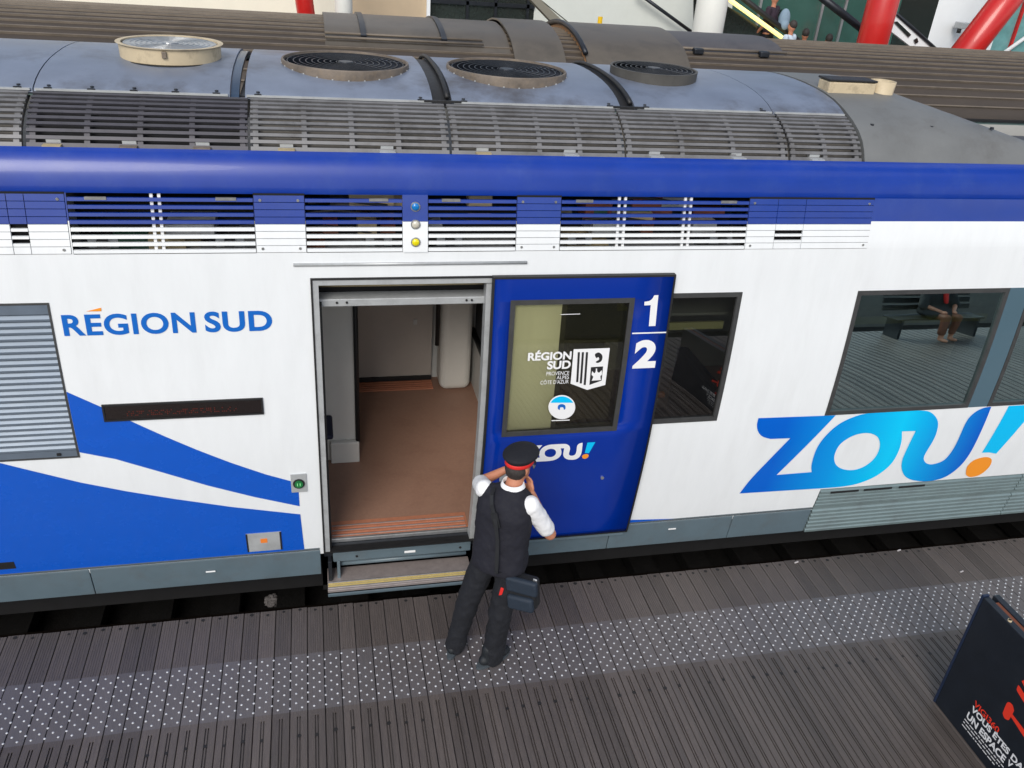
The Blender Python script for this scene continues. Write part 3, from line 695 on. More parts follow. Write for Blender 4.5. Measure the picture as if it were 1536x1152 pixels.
# fans
def fan(c, r, ztop, h, ringm, guardm, blades, label=None, lip=0., inset=.012):
    ro = MB().lathe([(r, -h), (r + .004, -.012), (r + lip, 0), (r - .012, .0), (r - .014, -inset - .02), (r - .02, -h)], (c[0], c[1], ztop), 56).mk('fan_housing', ringm, T); smooth_by_angle(ro, 40)
    MB().lathe([(0, -inset - .035), (r - .012, -inset - .035)], (c[0], c[1], ztop), 40).mk('fan_throat', DARK, ro)
    for k in range(blades[0]):                      # wire guard rings
        q = (k + .6) / blades[0] * (r - .02)
        MB().lathe([(q - .003, 0), (q + .003, 0), (q + .003, -.006), (q - .003, -.006)], (c[0], c[1], ztop - inset), 40, True).mk('guard_ring', guardm, ro)
    for k in range(blades[1]):                      # swept vanes
        a0 = 2 * math.pi * k / blades[1]; mb = MB(); V = []; Fc = []
        for i in range(7):
            q = .12 + .88 * i / 6; a = a0 + .55 * q; p = Vector((math.cos(a), math.sin(a), 0)) * (r - .015) * q; d = Vector((-math.sin(a), math.cos(a), 0))
            V += [(c[0] + p.x + d.x * .008, c[1] + p.y + d.y * .008, ztop - inset - .004), (c[0] + p.x - d.x * .008, c[1] + p.y - d.y * .008, ztop - inset - .024)]
        Fc = [(2 * i, 2 * i + 1, 2 * i + 3, 2 * i + 2) for i in range(6)]
        mk('vane', V, Fc, guardm, ro)
    MB().lathe([(0, .004), (.05, .004), (.06, -.012)], (c[0], c[1], ztop - inset), 20).mk('hub', guardm, ro)
    return ro
fan1c = ((ony(177, 72, 1.5).x + ony(333, 72, 1.5).x) / 2, 1.5)
f1 = fan(fan1c, .325, 3.875, .15, CREAM, GUARDL, (9, 20), lip=.022, inset=.004)
MB().lathe([(0, 0), (.30, .0)], (fan1c[0], fan1c[1], 3.868), 40).mk('guard_plate', GUARDL, f1)
MB().lathe([(.345, .0), (.335, .004), (.30, .004), (.30, -.1)], (fan1c[0], fan1c[1], 3.772), 48).mk('well_ring', RUB, f1)
box('padlock', (fan1c[0] - .012, 1.5 - .345, 3.82), (fan1c[0] + .018, 1.5 - .328, 3.862), SOOT, f1, .004)
fan((.245, 1.46), .445, 3.812, .09, SOOT, GUARD, (10, 40)); fan((1.42, 1.44), .445, 3.812, .09, SOOT, GUARD, (10, 40))
fan((ony(980, 108, 1.5).x, 1.5), .335, 3.845, .13, mat('fan_grey', srgb(84, 82, 78), .6, .2, var=.2), GUARD, (8, 24), lip=.006, inset=.002)
for c, r in (((.245, 1.46), .447), ((1.42, 1.44), .447)):
    b_ = bpy.data.objects['fan_housing.001'] if c[0] < 1 else bpy.data.objects['fan_housing.002']
    for k in range(13):
        a = math.pi + math.pi * (k + .5) / 13
        x, y = c[0] + r * math.cos(a), c[1] + r * math.sin(a); zz = along(DP, 0)[0]
        z = next((z0 + (z1 - z0) * (y - y0) / (y1 - y0) for (y0, z0), (y1, z1) in zip(DP, DP[1:]) if y0 <= y <= y1 and y1 > y0), 3.78)
        MB().box((x - .005, y - .005, z), (x + .005, y + .005, z + .007)).mk('bolt', ALUP, b_)
# tapering grey fairing on the right
V = []; Fc = []; xsf = [S5b + .02 + i * (7.2 - S5b) / 24 for i in range(25)]
FP = [(.425, 3.405), (.44, 3.425), (.475, 3.485), (.525, 3.545), (.60, 3.60), (.70, 3.65), (.85, 3.705), (1.0, 3.745), (1.2, 3.775), (1.45, 3.79), (1.62, 3.792)]
FP = FP + [(3.24 - y, z) for y, z in FP[-2::-1]]
for x in xsf:
    u = max(0., (x - 4.32) / 1.78); cap_ = 3.80 - .252 * max(0, x - 4.42)
    for y, z in FP:
        V.append((x, y, max(3.12, min(z, cap_ + .01 * math.sin(math.pi * (y - .42) / 2.4)))))
n_ = len(FP)
for i in range(len(xsf) - 1):
    for j in range(n_ - 1): Fc.append((i * n_ + j, (i + 1) * n_ + j, (i + 1) * n_ + j + 1, i * n_ + j + 1))
Fc.append(tuple(range(n_)))
fr_ = mk('roof_fairing', V, Fc, FAIR, T); smooth_by_angle(fr_, 30)
for px, py in ((1308, 187), (1397, 190), (1488, 192)):
    d = ray(px, py); best = None
    for i in range(400):
        p = CAM + d * (5.5 + i * .012)
        if .43 < p.y < 1.5 and 3.4 < p.z < 3.85:
            zf = next((z0 + (z1 - z0) * (p.y - y0) / (y1 - y0) for (y0, z0), (y1, z1) in zip(FP, FP[1:]) if y0 <= p.y <= y1), 3.7)
            if p.z <= zf: best = p; break
    if best: MB().lathe([(0, .006), (.014, .006), (.016, -.01)], tuple(best), 8).mk('bolt', GUARD, fr_)
# fold-open exhaust boxes
eb = ony(1240, 146, 1.15); ec = ony(1310, 147, 1.15)
ex = box('exhaust_box', (eb.x, 1.15, 3.70), (ec.x, 1.32, 3.85), CREAM, T, .012); box('exhaust_lid', (eb.x - .005, 1.145, 3.852), (ec.x + .004, 1.33, 3.868), RUB, ex, .006)
MB().lathe([(.09, -.12), (.10, .06), (.088, .06), (.08, -.1)], (ec.x + .115, 1.24, 3.80), 20).mk('exhaust_pipe', CREAM, T, True)
MB().lathe([(0, .03), (.089, .03)], (ec.x + .115, 1.24, 3.80), 20).mk('exhaust_mouth', RUB, T)

# ---- rest of the carriage: far side, floor, ceiling
yf_ = lambda z: 3.24 - prof(z)
V, Fc = sheet_with_holes([XA, 2.2, 3.0, 4.0, 6.2, 6.4, 8.6, XB], [z for z, _ in PROF] + [1.45, 2.45], [(2.2, 3.0, 1.45, 2.45), (4.0, 6.2, 1.45, 2.45), (6.4, 8.6, 1.45, 2.45)], yf_)
mk('far_side', V, Fc, ING, T, True)
for a, b in ((2.2, 3.0), (4.0, 6.2), (6.4, 8.6)): sheet('far_pane', a, b, 1.45, 2.45, 0, GLS, T, yf_)
FZ = .335
box('floor', (-.75, .44, FZ - .03), (XB, 3.0, FZ), LINO, T)
box('ceiling', (-.75, .32, 2.60), (XB, 3.0, 2.63), INW, T)
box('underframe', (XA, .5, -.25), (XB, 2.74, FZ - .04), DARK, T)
# ---- vestibule
vs = box('vestibule_door', (.29, 2.93, FZ), (1.13, 2.97, 2.6), mat('vestibule_wall', srgb(176, 168, 160), .5, var=.04), T)
box('threshold', (.29, 2.72, FZ), (1.13, 2.93, FZ + .012), TREAD, vs); box('kick_strip', (.29, 2.905, FZ + .012), (1.13, 2.928, FZ + .06), RUB, vs)
for i in range(4): box('rib', (.29, 2.74 + i * .045, FZ + .0125), (1.13, 2.755 + i * .045, FZ + .018), TREAD, vs)
k0 = ony(623, 483, 2.92); box('lock_plate', (k0.x - .02, 2.915, k0.z - .03), (k0.x + .02, 2.929, k0.z + .03), ING, vs, .004)
lp = box('partition', (-.75, 1.5, FZ), (.262, 1.545, 2.6), INW, T, .006)
box('kick_foot', (.03, 1.44, FZ), (.285, 1.499, FZ + .22), INW, lp, .01)
MB().tube([(.275, 1.475, FZ + .2), (.275, 1.475, 2.59)], .021, 12).mk('grab_pole', RUB, lp, True)
box('partition', (-.75, 1.5, FZ), (-.7, 3.0, 2.6), ING, T)
box('folding_seat', (-.4, 1.15, .78), (.055, 1.495, .83), NAVY, T, .02)
rp_ = MB().prism([(2.66, FZ), (2.99, FZ), (2.99, 2.6), (2.66, 2.6)], 1.19, 1.52).mk('cabinet', INW, T); bevel(rp_, .08, 5)
MB().tube([(1.155, 2.72, 2.59), (1.155, 2.72, .86)], .022, 12).mk('grab_pole', RUB, T, True)
sp_ = box('side_partition', (1.56, 1.6, FZ), (1.60, 2.98, .88), ING, T); MB().tube([(1.575, 1.62, .9), (1.575, 2.98, .9)], .03, 10).mk('rail', RUB, sp_, True)
box('back_panel', (1.60, 1.6, FZ), (1.64, 2.98, 2.6), mat('dark_grey_panel', srgb(80, 80, 80), .6), T)  # plain dark grey panel behind the side partition
box('door_pocket', (1.29, .36, FZ), (1.75, .40, 2.55), INY, T)      # pale panel seen through the door glass
# door surround
ds = frame_strip('door_frame', (DX0, DX1, .31, DZ1), .012, -.012, .06, RUB, T)
for a, b in (((DX0 + .012, .2), (DX0 + .042, .0)),):
    slab('jamb', DX0 + .013, DX0 + .05, .32, DZ1 - .013, -.004, .1, ALUP, ds)
    slab('jamb', DX0 + .052, DX0 + .066, .32, DZ1 - .2, .03, .16, RUB, ds)
slab('jamb', 1.105, 1.145, .32, DZ1 - .013, .012, .1, ALUP, ds)
slab('head', DX0 + .05, DX1 - .013, DZ1 - .05, DZ1 - .013, -.004, .1, ALUP, ds)
box('mechanism_back', (DX0 + .05, .42, 2.40), (DX1 - .01, .44, DZ1), DARK, ds)
MB().tube([(DX0 + .05, .36, DZ1 - .115), (DX1, .36, DZ1 - .115)], .018, 10).mk('drive_rod', BEIGE, ds, True)
hd = box('header_beam', (DX0 + .05, .27, 2.425), (DX1 - .1, .40, 2.478), ALUP, ds, .005)
for px in (505, 520, 700, 708):
    q = ony(px, 445, .268); MB().tube([(q.x, .27, 2.455), (q.x, .262, 2.455)], .008, 8).mk('screw', RUB, hd)
q = hit(440, 397); q2 = hit(790, 397)
MB().tube([(q[0], prof(2.76) - .004, 2.755), (q2[0], prof(2.76) - .004, 2.755)], .011, 10).mk('rain_strip', ALUP, T, True)
# threshold ribs, sill, step box, step
sl_ = box('door_sill', (DX0 + .05, .40, FZ - .004), (1.12, .60, FZ + .004), TREAD, T)
for i in range(5): box('rib', (DX0 + .07, .415 + i * .03, FZ + .0042), (1.10, .425 + i * .03, FZ + .011), TREAD if i % 2 else STEP, sl_)
box('sill_edge', (DX0 + .03, .375, FZ - .03), (1.14, .40, FZ + .006), ALU, sl_, .004)
box('sill_face', (DX0 + .0, .34, .2), (1.2, .38, FZ - .031), GUARD, sl_)
sb = box('step_box', (DX0 + .07, .315, .155), (1.13, .34, .245), SKIRT, T, .006)
q = ony(615, 823, .31); pl = box('maker_plate', (q.x - .045, .309, .19), (q.x + .045, .3145, .212), LETW, sb, .003)
for px in (535, 690): qq = ony(px, 828, .31); MB().tube([(qq.x, .316, .2), (qq.x, .308, .2)], .01, 8).mk('bolt', RUB, sb)
MB().tube([(DX0 + .12, .36, .10), (1.1, .36, .10)], .02, 10).mk('step_rod', SKIRT, sb, True)
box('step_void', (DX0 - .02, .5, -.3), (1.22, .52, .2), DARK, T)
box('step_bracket', (DX0 + .03, .27, .0), (DX0 + .06, .42, .2), GUARD, T, .004); box('step_bracket', (DX0 + .10, .30, -.01), (DX0 + .125, .42, .17), SKIRT, T, .004)
st = box('boarding_step', (DX0 + .02, .165, -.03), (1.135, .43, -.004), STEP, T, .004)
for i, (a, b, m) in enumerate(((.205, .218, YEL), (.228, .24, YEL), (.25, .258, ALU), (.188, .196, ALU))): box('tread_stripe', (DX0 + .025, a, -.0038), (1.13, b, .001), m, st)
box('step_nose', (DX0 + .02, .150, -.062), (1.135, .164, -.034), SKIRT, st, .004)
# ---- open door leaf (slides outside the body)
DO = -.052
dl = [hit(735, 416, DO), hit(1014, 412, DO), hit(943, 790, DO)]
LX0, LX1, LTZ, LBZ = 1.135, (dl[1][0] + dl[2][0]) / 2, (dl[0][1] + dl[1][1]) / 2, .318
wr = rect_px([(768, 451), (951, 446), (926, 646), (750, 655)], DO)
pd = lambda z: prof(max(z, .30)) + DO
V, Fc = sheet_with_holes([LX0 + .012, LX1 - .014, wr[0] + .015, wr[1] - .015], [z for z, _ in PROF if LBZ < z < LTZ] + [LBZ, LTZ - .014, wr[2] + .015, wr[3] - .015], [(wr[0] + .015, wr[1] - .015, wr[2] + .015, wr[3] - .015)], pd)
leaf = mk('door_leaf', V, Fc, DOORB, T, True); so2 = leaf.modifiers.new('thick', 'SOLIDIFY'); so2.thickness = .034; so2.offset = -1
fs = frame_strip('edge_seal', (LX0, LX1, LBZ - .012, LTZ), .0135, -.004, .036, RUB, leaf, pd)
slab('bottom_strip', LX0 + .014, LX1 - .03, LBZ - .045, LBZ - .014, .004, .03, SKIRT, leaf, pd)
dw = frame_strip('door_window', wr, .036, -.004, .03, FRAME, leaf, pd)
sheet('pane', wr[0] + .03, wr[1] - .03, wr[2] + .03, wr[3] - .03, .010, GLD, dw, pd)
ps = lambda z: pd(z) + .010
C5 = lambda x, y: hit(740 + x / 4.267, 430 + y / 4.267, DO + .01)
def txt5(s, x0, y0, x1, y1, bold=.0, m=LETW, nm='lettering'):
    a = C5(x0, y1); b = C5(x1, y0); c = C5(x0, y0); d = C5(x1, y1)
    return text_side(nm, s, (a[0] + c[0]) / 2, (b[0] + d[0]) / 2, (a[1] + d[1]) / 2, (b[1] + c[1]) / 2, m, dw, .0015, bold, ps)
txt5('RÉGION', 222, 405, 500, 470, .035); txt5('SUD', 345, 473, 495, 527, .035)
txt5('PROVENCE', 340, 542, 485, 566, .0); txt5('ALPES', 405, 569, 484, 591, .0); txt5("CÔTE D'AZUR", 302, 592, 482, 622, .0)
SHB = mat('shield_black', (.02, .02, .022), .4)
sh = conform_poly('shield_emblem', [[C5(*p) for p in ((514, 400), (745, 392), (716, 628), (600, 660), (494, 620))]], LETW, dw, .0015, yfun=ps)
for a, b in (((540, 418), (529, 610)), ((566, 418), (552, 618)), ((592, 418), (577, 628)), ):
    conform_poly('stripe', [[C5(a[0], a[1]), C5(a[0] + 14, a[1]), C5(b[0] + 14, b[1]), C5(b[0], b[1])]], SHB, sh, .003, yfun=ps)
conform_poly('dark_field', [[C5(*p) for p in ((624, 514), (702, 509), (692, 600), (614, 628))]], SHB, sh, .003, yfun=ps)
conform_poly('eagle', [[C5(*p) for p in poly_smooth([(655, 522), (663, 522), (664, 540, 1), (676, 548, 1), (692, 532), (694, 560, 1), (684, 572, 1), (688, 596), (628, 600), (638, 575, 1), (628, 562, 1), (632, 538), (645, 552, 1), (654, 540, 1)])]], LETW, sh, .0045, yfun=ps)
conform_poly('head_mark', [[C5(*p) for p in catmull([(650, 432), (672, 420), (692, 432), (698, 452), (690, 475), (668, 487), (655, 480), (676, 465), (672, 450), (658, 455)])]], SHB, sh, .003, yfun=ps)
stc = [C5(438 + 86 * math.cos(t * math.pi / 16), 770 + 77 * math.sin(t * math.pi / 16)) for t in range(32)]
stk = conform_poly('round_sticker', [stc], LETW, dw, .0018, yfun=ps)
conform_poly('blue_cap', [[C5(438 + 80 * math.cos(t * math.pi / 20), 770 - 71 * math.sin(t * math.pi / 20)) for t in range(7, 14)][:0] + [C5(438 + 80 * math.cos(math.pi * (.14 + .72 * t / 14)), 772 - 71 * math.sin(math.pi * (.14 + .72 * t / 14))) for t in range(15)]], CYAN, stk, .003, yfun=ps)
text_side('small_print', 'ICI, ON SE PROTÈGE', C5(395, 735)[0], C5(485, 735)[0], C5(440, 744)[1], C5(440, 733)[1], LETW, stk, .0042, 0, ps) if False else None
conform_poly('mask_face', [[C5(*p) for p in catmull([(412, 778), (416, 758), (437, 750), (458, 758), (461, 778), (452, 786), (446, 772), (428, 772), (424, 788)])]], LETB, stk, .003, yfun=ps)
# small second line on the panes is unreadable in the photograph: thin bars of print
conform_poly('small_print', [[C5(372, 854), C5(488, 850), C5(488, 856), C5(372, 860)]], LETW, dw, .0015, yfun=ps)
conform_poly('small_print', [[C5(430, 176), C5(556, 172), C5(556, 176), C5(430, 180)]], LETW, dw, .0015, yfun=ps)
# class numbers
C1d = lambda x, y: hit(900 + x / 6.4, 390 + y / 6.4, DO)
conform_poly('numeral', [[C1d(*p) for p in poly_smooth([(520, 338), (560, 336), (531, 632), (468, 634), (486, 432), (424, 435), (427, 400), (470, 392, 1), (500, 372, 1)])]], LETW, leaf, .002, yfun=pd)
a = C1d(335, 1045); b = C1d(528, 1035); c_ = C1d(372, 850); d = C1d(552, 840); text_side('numeral', '2', c_[0] - .03, d[0] + .002, a[1] + .004, C1d(470, 765)[1], LETW, leaf, .002, .05, pd)
a = C1d(308, 705); b = C1d(638, 692); zz = (a[1] + b[1]) / 2; conform_poly('divider_line', [[(a[0], zz - .005), (b[0], zz - .005), (b[0], zz + .005), (a[0], zz + .005)]], LETW, leaf, .002, yfun=pd)
# small white ZOU! on the leaf, same shape as the large logo
hc = C6(655, 305); ur = C6(1362, 70); hd_ = hit(825.5, 679, DO); ud_ = hit(874, 663, DO); kk = (ud_[0] - hd_[0]) / (ur[0] - hc[0])
mvp = lambda p: (hd_[0] + (p[0] - hc[0]) * kk, hd_[1] + (p[1] - hc[1]) * kk * .92)
lw = conform_poly('logo', [[mvp(p) for p in zo_m], [mvp(p) for p in oh_m]], LETW, leaf, .002, yfun=pd)
conform_poly('exclamation_bar', [[mvp(p) for p in ex_m]], CYAN, lw, .002, yfun=pd); conform_poly('exclamation_dot', [[mvp(p) for p in dot_m]], ORG, lw, .002, yfun=pd)
q = hit(903, 716, DO); MB().tube([(q[0], pd(q[1]) - .001, q[1]), (q[0], pd(q[1]) - .012, q[1])], .013, 12).mk('lock', ALU, leaf)
q = hit(753, 713, DO); box('push_plate', (q[0] - .02, pd(q[1]) - .014, q[1] - .05), (q[0] + .03, pd(q[1]) - .001, q[1] + .05), ALUP, leaf, .004)
# ---- small fittings on the body
dr = rect_px([(152, 606), (394, 597), (396, 620), (157, 632)])
ld = frame_strip('display', dr, .012, -.012, .01, RUB, T)
slab('display_glass', dr[0] + .013, dr[1] - .013, dr[2] + .013, dr[3] - .013, -.006, .008, mat('display_black', (.012, .008, .008), .15), ld)
LED = mat('dim_led', srgb(95, 30, 18), .4); mb = MB(); rr = random.Random(5)
for i in range(70):
    x = dr[0] + .12 + i * .0125; 
    for j in range(3):
        if rr.random() < .5 and x < dr[1] - .15:
            z = dr[2] + .035 + j * .014; y = prof(z) - .0066; mb.add([(x, y, z), (x + .007, y, z), (x + .007, y, z + .007), (x, y, z + .007)], [(0, 1, 2, 3)])
o = mb.mk('led_dot', LED, ld); o['kind'] = 'stuff'
br = rect_px([(436, 711), (459, 710), (461, 736), (437, 738)])
bt = slab('door_button', br[0], br[1], br[2], br[3], -.010, .0, ALUP, T)
bx_, bz_ = (br[0] + br[1]) / 2, (br[2] + br[3]) / 2
rg = MB().tube([(bx_, prof(bz_) - .01, bz_), (bx_, prof(bz_) - .018, bz_)], .042, 24).mk('button_ring', RUB, bt)
MB().tube([(bx_, prof(bz_) - .017, bz_), (bx_, prof(bz_) - .026, bz_)], .03, 24).mk('button', mat('button_green', srgb(30, 110, 60), .3), rg)
for d in (-.006, .006): MB().box((bx_ + d * 1.6 - .003, prof(bz_) - .028, bz_ - .012), (bx_ + d * 1.6 + .003, prof(bz_) - .0265, bz_ + .012)).mk('mark', mat('mark_green' + str(d), srgb(140, 230, 150), .4), rg)
sr = rect_px([(369, 801), (421, 796), (424, 822), (371, 828)])
sk = slab('socket_cover', sr[0], sr[1], sr[2], sr[3], -.008, .0, ALUP, T)
x, z = hit(396, 810); slab('warning_sticker', x - .025, x + .025, z - .022, z + .022, -.010, -.0082, mat('sticker_orange', srgb(235, 130, 50), .5), sk)
for xx in (sr[0], sr[1] - .012): slab('edge', xx, xx + .012, sr[2], sr[3], -.0105, -.0083, RUB, sk)
x, z = hit(10, 848); slab('sensor_hole', x - .06, x + .055, z - .035, z + .035, -.006, .0, RUB, T)
for px, py, s in ((316, 857, 'V'), (1008, 793, 'V')):
    p = ony(px, py, .255); box('stencil_mark', (p.x - .035, .2505, p.z - .006), (p.x + .035, .2535, p.z + .006), LETW, T)
# ---- saloon contents seen through the glass
box('luggage_rack', (2.3, .75, 2.12), (11, .78, 2.19), INY, T); box('luggage_rack', (2.3, .40, 2.23), (11, .74, 2.25), ING, T)
for i in range(7):
    x = 2.75 + i * 1.0
    s = MB().box((x, .45, FZ), (x + .42, 1.4, FZ + .45)).mk('seat', NAVY, T); box('backrest', (x + .43, .45, FZ + .35), (x + .55, 1.4, FZ + 1.12), NAVY, s, .04); box('armrest', (x + .05, 1.41, FZ + .55), (x + .42, 1.46, FZ + .6), mat('arm' + str(i), srgb(220, 130, 60), .5), s, .01)
# ================================================================== second train behind
FROOF = mat('ribbed_roof_brown', srgb(68, 60, 53), .55, .1, var=.18, scale=3, stretch=(.3, 1, 1), dirt=(.05, .042, .036), dirt_amt=.75, dscale=1.4, bump=.08)
FRIB = mat('roof_rib_pale', srgb(110, 100, 88), .5, .1, var=.15, scale=6, dirt=(.07, .06, .05), dirt_amt=.6, dscale=2)
FCOV = mat('roof_cover_grey', srgb(92, 86, 78), .45, .1, var=.14, scale=2.5, dirt=(.05, .045, .04), dirt_amt=.7, dscale=2, bump=.03, bscale=8)
FPLATE = mat('roof_plate_dark', srgb(82, 80, 82), .55, .1, var=.2, scale=6)
FSIDE = mat('far_side_teal', srgb(120, 140, 136), .35, .2, var=.08, scale=4)
T2 = thing('passenger_train', 'brown ribbed train roof with smooth covers on the track behind the white train', 'train', (3, 5.65, -.88))
BP = [(4.19, 3.0), (4.2, 3.06), (4.25, 3.13), (4.33, 3.215), (4.45, 3.31), (4.62, 3.41), (4.85, 3.50), (5.1, 3.565), (5.38, 3.605), (5.65, 3.618)]
BP = BP + [(11.3 - y, z) for y, z in BP[-2::-1]]
extrude_prof('roof', BP, -14, 26, FROOF, T2, .03, seg=20)
for i in range(24):
    (y, z), (ty, tz) = along(BP, (i + 1.2) / 25.4); nv = Vector((-tz, ty)); t = Vector((ty, tz)); a = Vector((y, z))
    q = [a - t * .012 - nv * .003, a - t * .008 + nv * .02, a + t * .008 + nv * .02, a + t * .012 - nv * .003]
    MB().prism([tuple(v) for v in q], -13.9, 25.9).mk('roof_rib', FRIB, T2)
for a, b in ((4.17, 4.2), (7.1, 7.13)):
    MB().box((-14, a, 2.2), (26, b, 2.995)).mk('side_wall', FSIDE, T2); MB().box((-14, a, -.2), (26, b, 1.2)).mk('side_wall', FSIDE, T2)
    MB().box((-14, a + .005, 1.2), (26, b - .005, 2.2)).mk('window_band', GLB, T2)
for i in range(6): MB().box((-14, 4.158, 2.42 + i * .09), (26, 4.1695, 2.45 + i * .09)).mk('side_rib', FSIDE, T2)
MB().box((-14, 4.14, 2.99), (26, 4.22, 3.015)).mk('gutter', RUB, T2)
box('floor', (-14, 4.2, .2), (26, 7.1, .25), DARK, T2)
def cover(x0, x1, t0, t1, lift, m, taper_right=False, nm='roof_cover'):
    P = [along(BP, t0 + (t1 - t0) * i / 16)[0] for i in range(17)]
    P2 = []
    for i, (y, z) in enumerate(P):
        s = i / 16; l = lift * min(1, s * 6, (1 - s) * 6); c = Vector((y - 5.65, z - 2.75)).normalized(); P2.append((y + c.x * l, z + c.y * l))
    return extrude_prof(nm, P2, x0, x1, m, T2, .02, seg=6)
cA0, cA1 = ony(485, 25, 5.4).x, ony(838, 85, 4.9).x
cB0, cB1 = ony(868, 90, 4.9).x, ony(1010, 60, 5.2).x
A = cover(cA0, ony(760, 60, 5.0).x, .22, .78, .05, FCOV)
A2 = cover(ony(762, 60, 5.0).x, cA1, .13, .87, .09, FCOV)
B_ = cover(cB0, cB1, .13, .87, .09, FCOV)
P3 = cover(cB1 + .01, ony(1178, 78, 5.0).x, .30, .70, .05, FPLATE, nm='roof_plate')
for px in (545, 665):
    x = ony(px, 62, 4.9).x; extrude_prof('strap', [along(BP, .25 + .5 * i / 10)[0] for i in range(11)], x - .03, x + .03, GUARD, A, -.07, seg=1)
for t in (.245, .275): 
    (y, z), _ = along(BP, t); MB().tube([(cA0, y - .045, z + .045), (ony(720, 60, 5.0).x, y - .045, z + .045)], .014, 8).mk('cover_rail', FRIB, A, True)
(y, z), _ = along(BP, .30); MB().tube([(cB1 - .4, y - .03, z + .035), (ony(1178, 78, 5).x, y - .03, z + .035)], .016, 8).mk('cover_rail', FRIB, P3, True)
for px in (1050, 1150):
    x = ony(px, 88, 4.8).x; (y, z), _ = along(BP, .275); box('clamp', (x - .05, y - .04, z), (x + .07, y + .06, z + .07), GUARD, P3, .015)
# dark mouth between the two covers, warm light put into the inside wall's colour
ENDW = mat('cover_end_warm_lit', srgb(176, 130, 88), .6, var=.15, scale=6)
mo = extrude_prof('cover_mouth', [(y + (5.65 - y) * .02, z - .012) for y, z in [along(BP, .15 + .7 * i / 16)[0] for i in range(17)]], cA1 - .02, cB0 + .02, GUARD, T2, .02, seg=1)
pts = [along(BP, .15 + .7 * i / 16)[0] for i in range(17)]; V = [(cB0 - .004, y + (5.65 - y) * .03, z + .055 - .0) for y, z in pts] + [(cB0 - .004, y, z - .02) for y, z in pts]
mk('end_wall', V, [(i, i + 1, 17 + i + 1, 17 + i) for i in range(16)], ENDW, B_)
MB().tube([(cB0 - .01, y + (y - 5.65) * .03, z + .085) for y, z in pts[1:-1]], .03, 8).mk('end_lip', GUARD, B_, True)

# ================================================================== station beyond
CREAMW = mat('sunlit_wall', srgb(238, 232, 214), .8, var=.03, scale=2)
BEIGEW = mat('beige_wall', srgb(196, 176, 148), .8, var=.05, scale=3)
PALEW = mat('pale_panel', srgb(206, 210, 204), .6, var=.03, scale=3)
WHITEW = mat('white_render', srgb(232, 236, 238), .7, var=.02, scale=3)
DKGL = mat('dark_glazing', srgb(38, 42, 40), .15, var=.1, coat=.5)
COLW = mat('column_white', srgb(222, 222, 216), .5, var=.02)
REDP = mat('red_steel', srgb(190, 28, 24), .35, var=.05, coat=.3)
TEAL = mat('teal_glazing', srgb(58, 92, 84), .12, .0, var=.12, scale=2, coat=.6)
TEALL = mat('teal_glazing_light', srgb(110, 160, 160), .12, .0, var=.2, scale=3, coat=.6)
LITY = mat('lit_handrail', srgb(255, 236, 150), .5, emit=.9)
STEEL = mat('brushed_steel', (.55, .56, .57), .3, .8, var=.1)
fp = box('far_platform', (-60, 7.6, -1.2), (60, 40, 0), CONC); fp['kind'] = 'structure'
YB = 15.0
def wallpx(name, pts, Y, m, parent, th=.12):
    """polygon given in pixels, standing in the plane y = Y, with thickness"""
    P = [ony(x, y, Y) for x, y in pts]; n = len(P)
    V = [(p.x, Y, p.z) for p in P] + [(p.x, Y + th, p.z) for p in P]
    Fc = [tuple(range(n)), tuple(range(n, 2 * n))[::-1]] + [(i, (i + 1) % n, n + (i + 1) % n, n + i) for i in range(n)]
    o = mk(name, V, Fc, m, parent); bm = bmesh.new(); bm.from_mesh(o.data); bmesh.ops.recalc_face_normals(bm, faces=bm.faces); bm.to_mesh(o.data); bm.free(); return o
SB = thing('station_building', 'pale station hall with cream walls, dark doors and teal glazing behind both trains', 'building', (4, YB, 0))
gxp = lambda px, Y: ony(px, 30, Y).x
def bwall(name, px0, px1, m, z0=0, z1=6.5, Y=YB, th=.2): return box(name, (gxp(px0, Y), Y, z0), (gxp(px1, Y), Y + th, z1), m, SB)
bwall('wall', -900, 505, CREAMW); bwall('wall', 505, 641, BEIGEW)
dg = bwall('glazed_doors', 645, 800, DKGL)
for px in (700, 742, 790): box('mullion', (gxp(px, YB) - .03, YB - .05, 0), (gxp(px, YB) + .03, YB - .002, 6.5), GUARD, dg)
box('transom', (gxp(645, YB), YB - .05, 3.0), (gxp(800, YB), YB - .002, 3.08), GUARD, dg)
bwall('post', 640, 645, WHITEW, Y=YB - .1)
bwall('wall', 800, 1095, PALEW, Y=YB)
tg = bwall('glazing', 1095, 1345, TEAL, Y=YB)
for px in (1135, 1228, 1262): box('mullion', (gxp(px, YB) - .03, YB - .06, 0), (gxp(px, YB) + .03, YB - .002, 6.5), STEEL, tg)
bwall('recess', 1345, 1400, DKGL, Y=YB); bwall('wall', 1400, 1500, WHITEW, Y=YB)
tl_ = bwall('glazing', 1500, 1900, TEALL, Y=YB)
for i in range(8):
    x = gxp(1500, YB) + .5 + i * .9; box('mullion', (x, YB - .08, 0), (x + .06, YB - .002, 6.5), REDP if i % 3 == 0 else STEEL, tl_)
for i in range(5):
    a = gxp(1490 + i * 60, YB); MB().tube([(a, YB - .14, 2.2), (a + 3, YB - .14, 4.6)], .05, 8).mk('brace', WHITEW, tl_, True)
MB().box((gxp(-900, YB), YB + .25, 0), (gxp(1900, YB), YB + 12, 6.6)).mk('hall', CREAMW, SB)
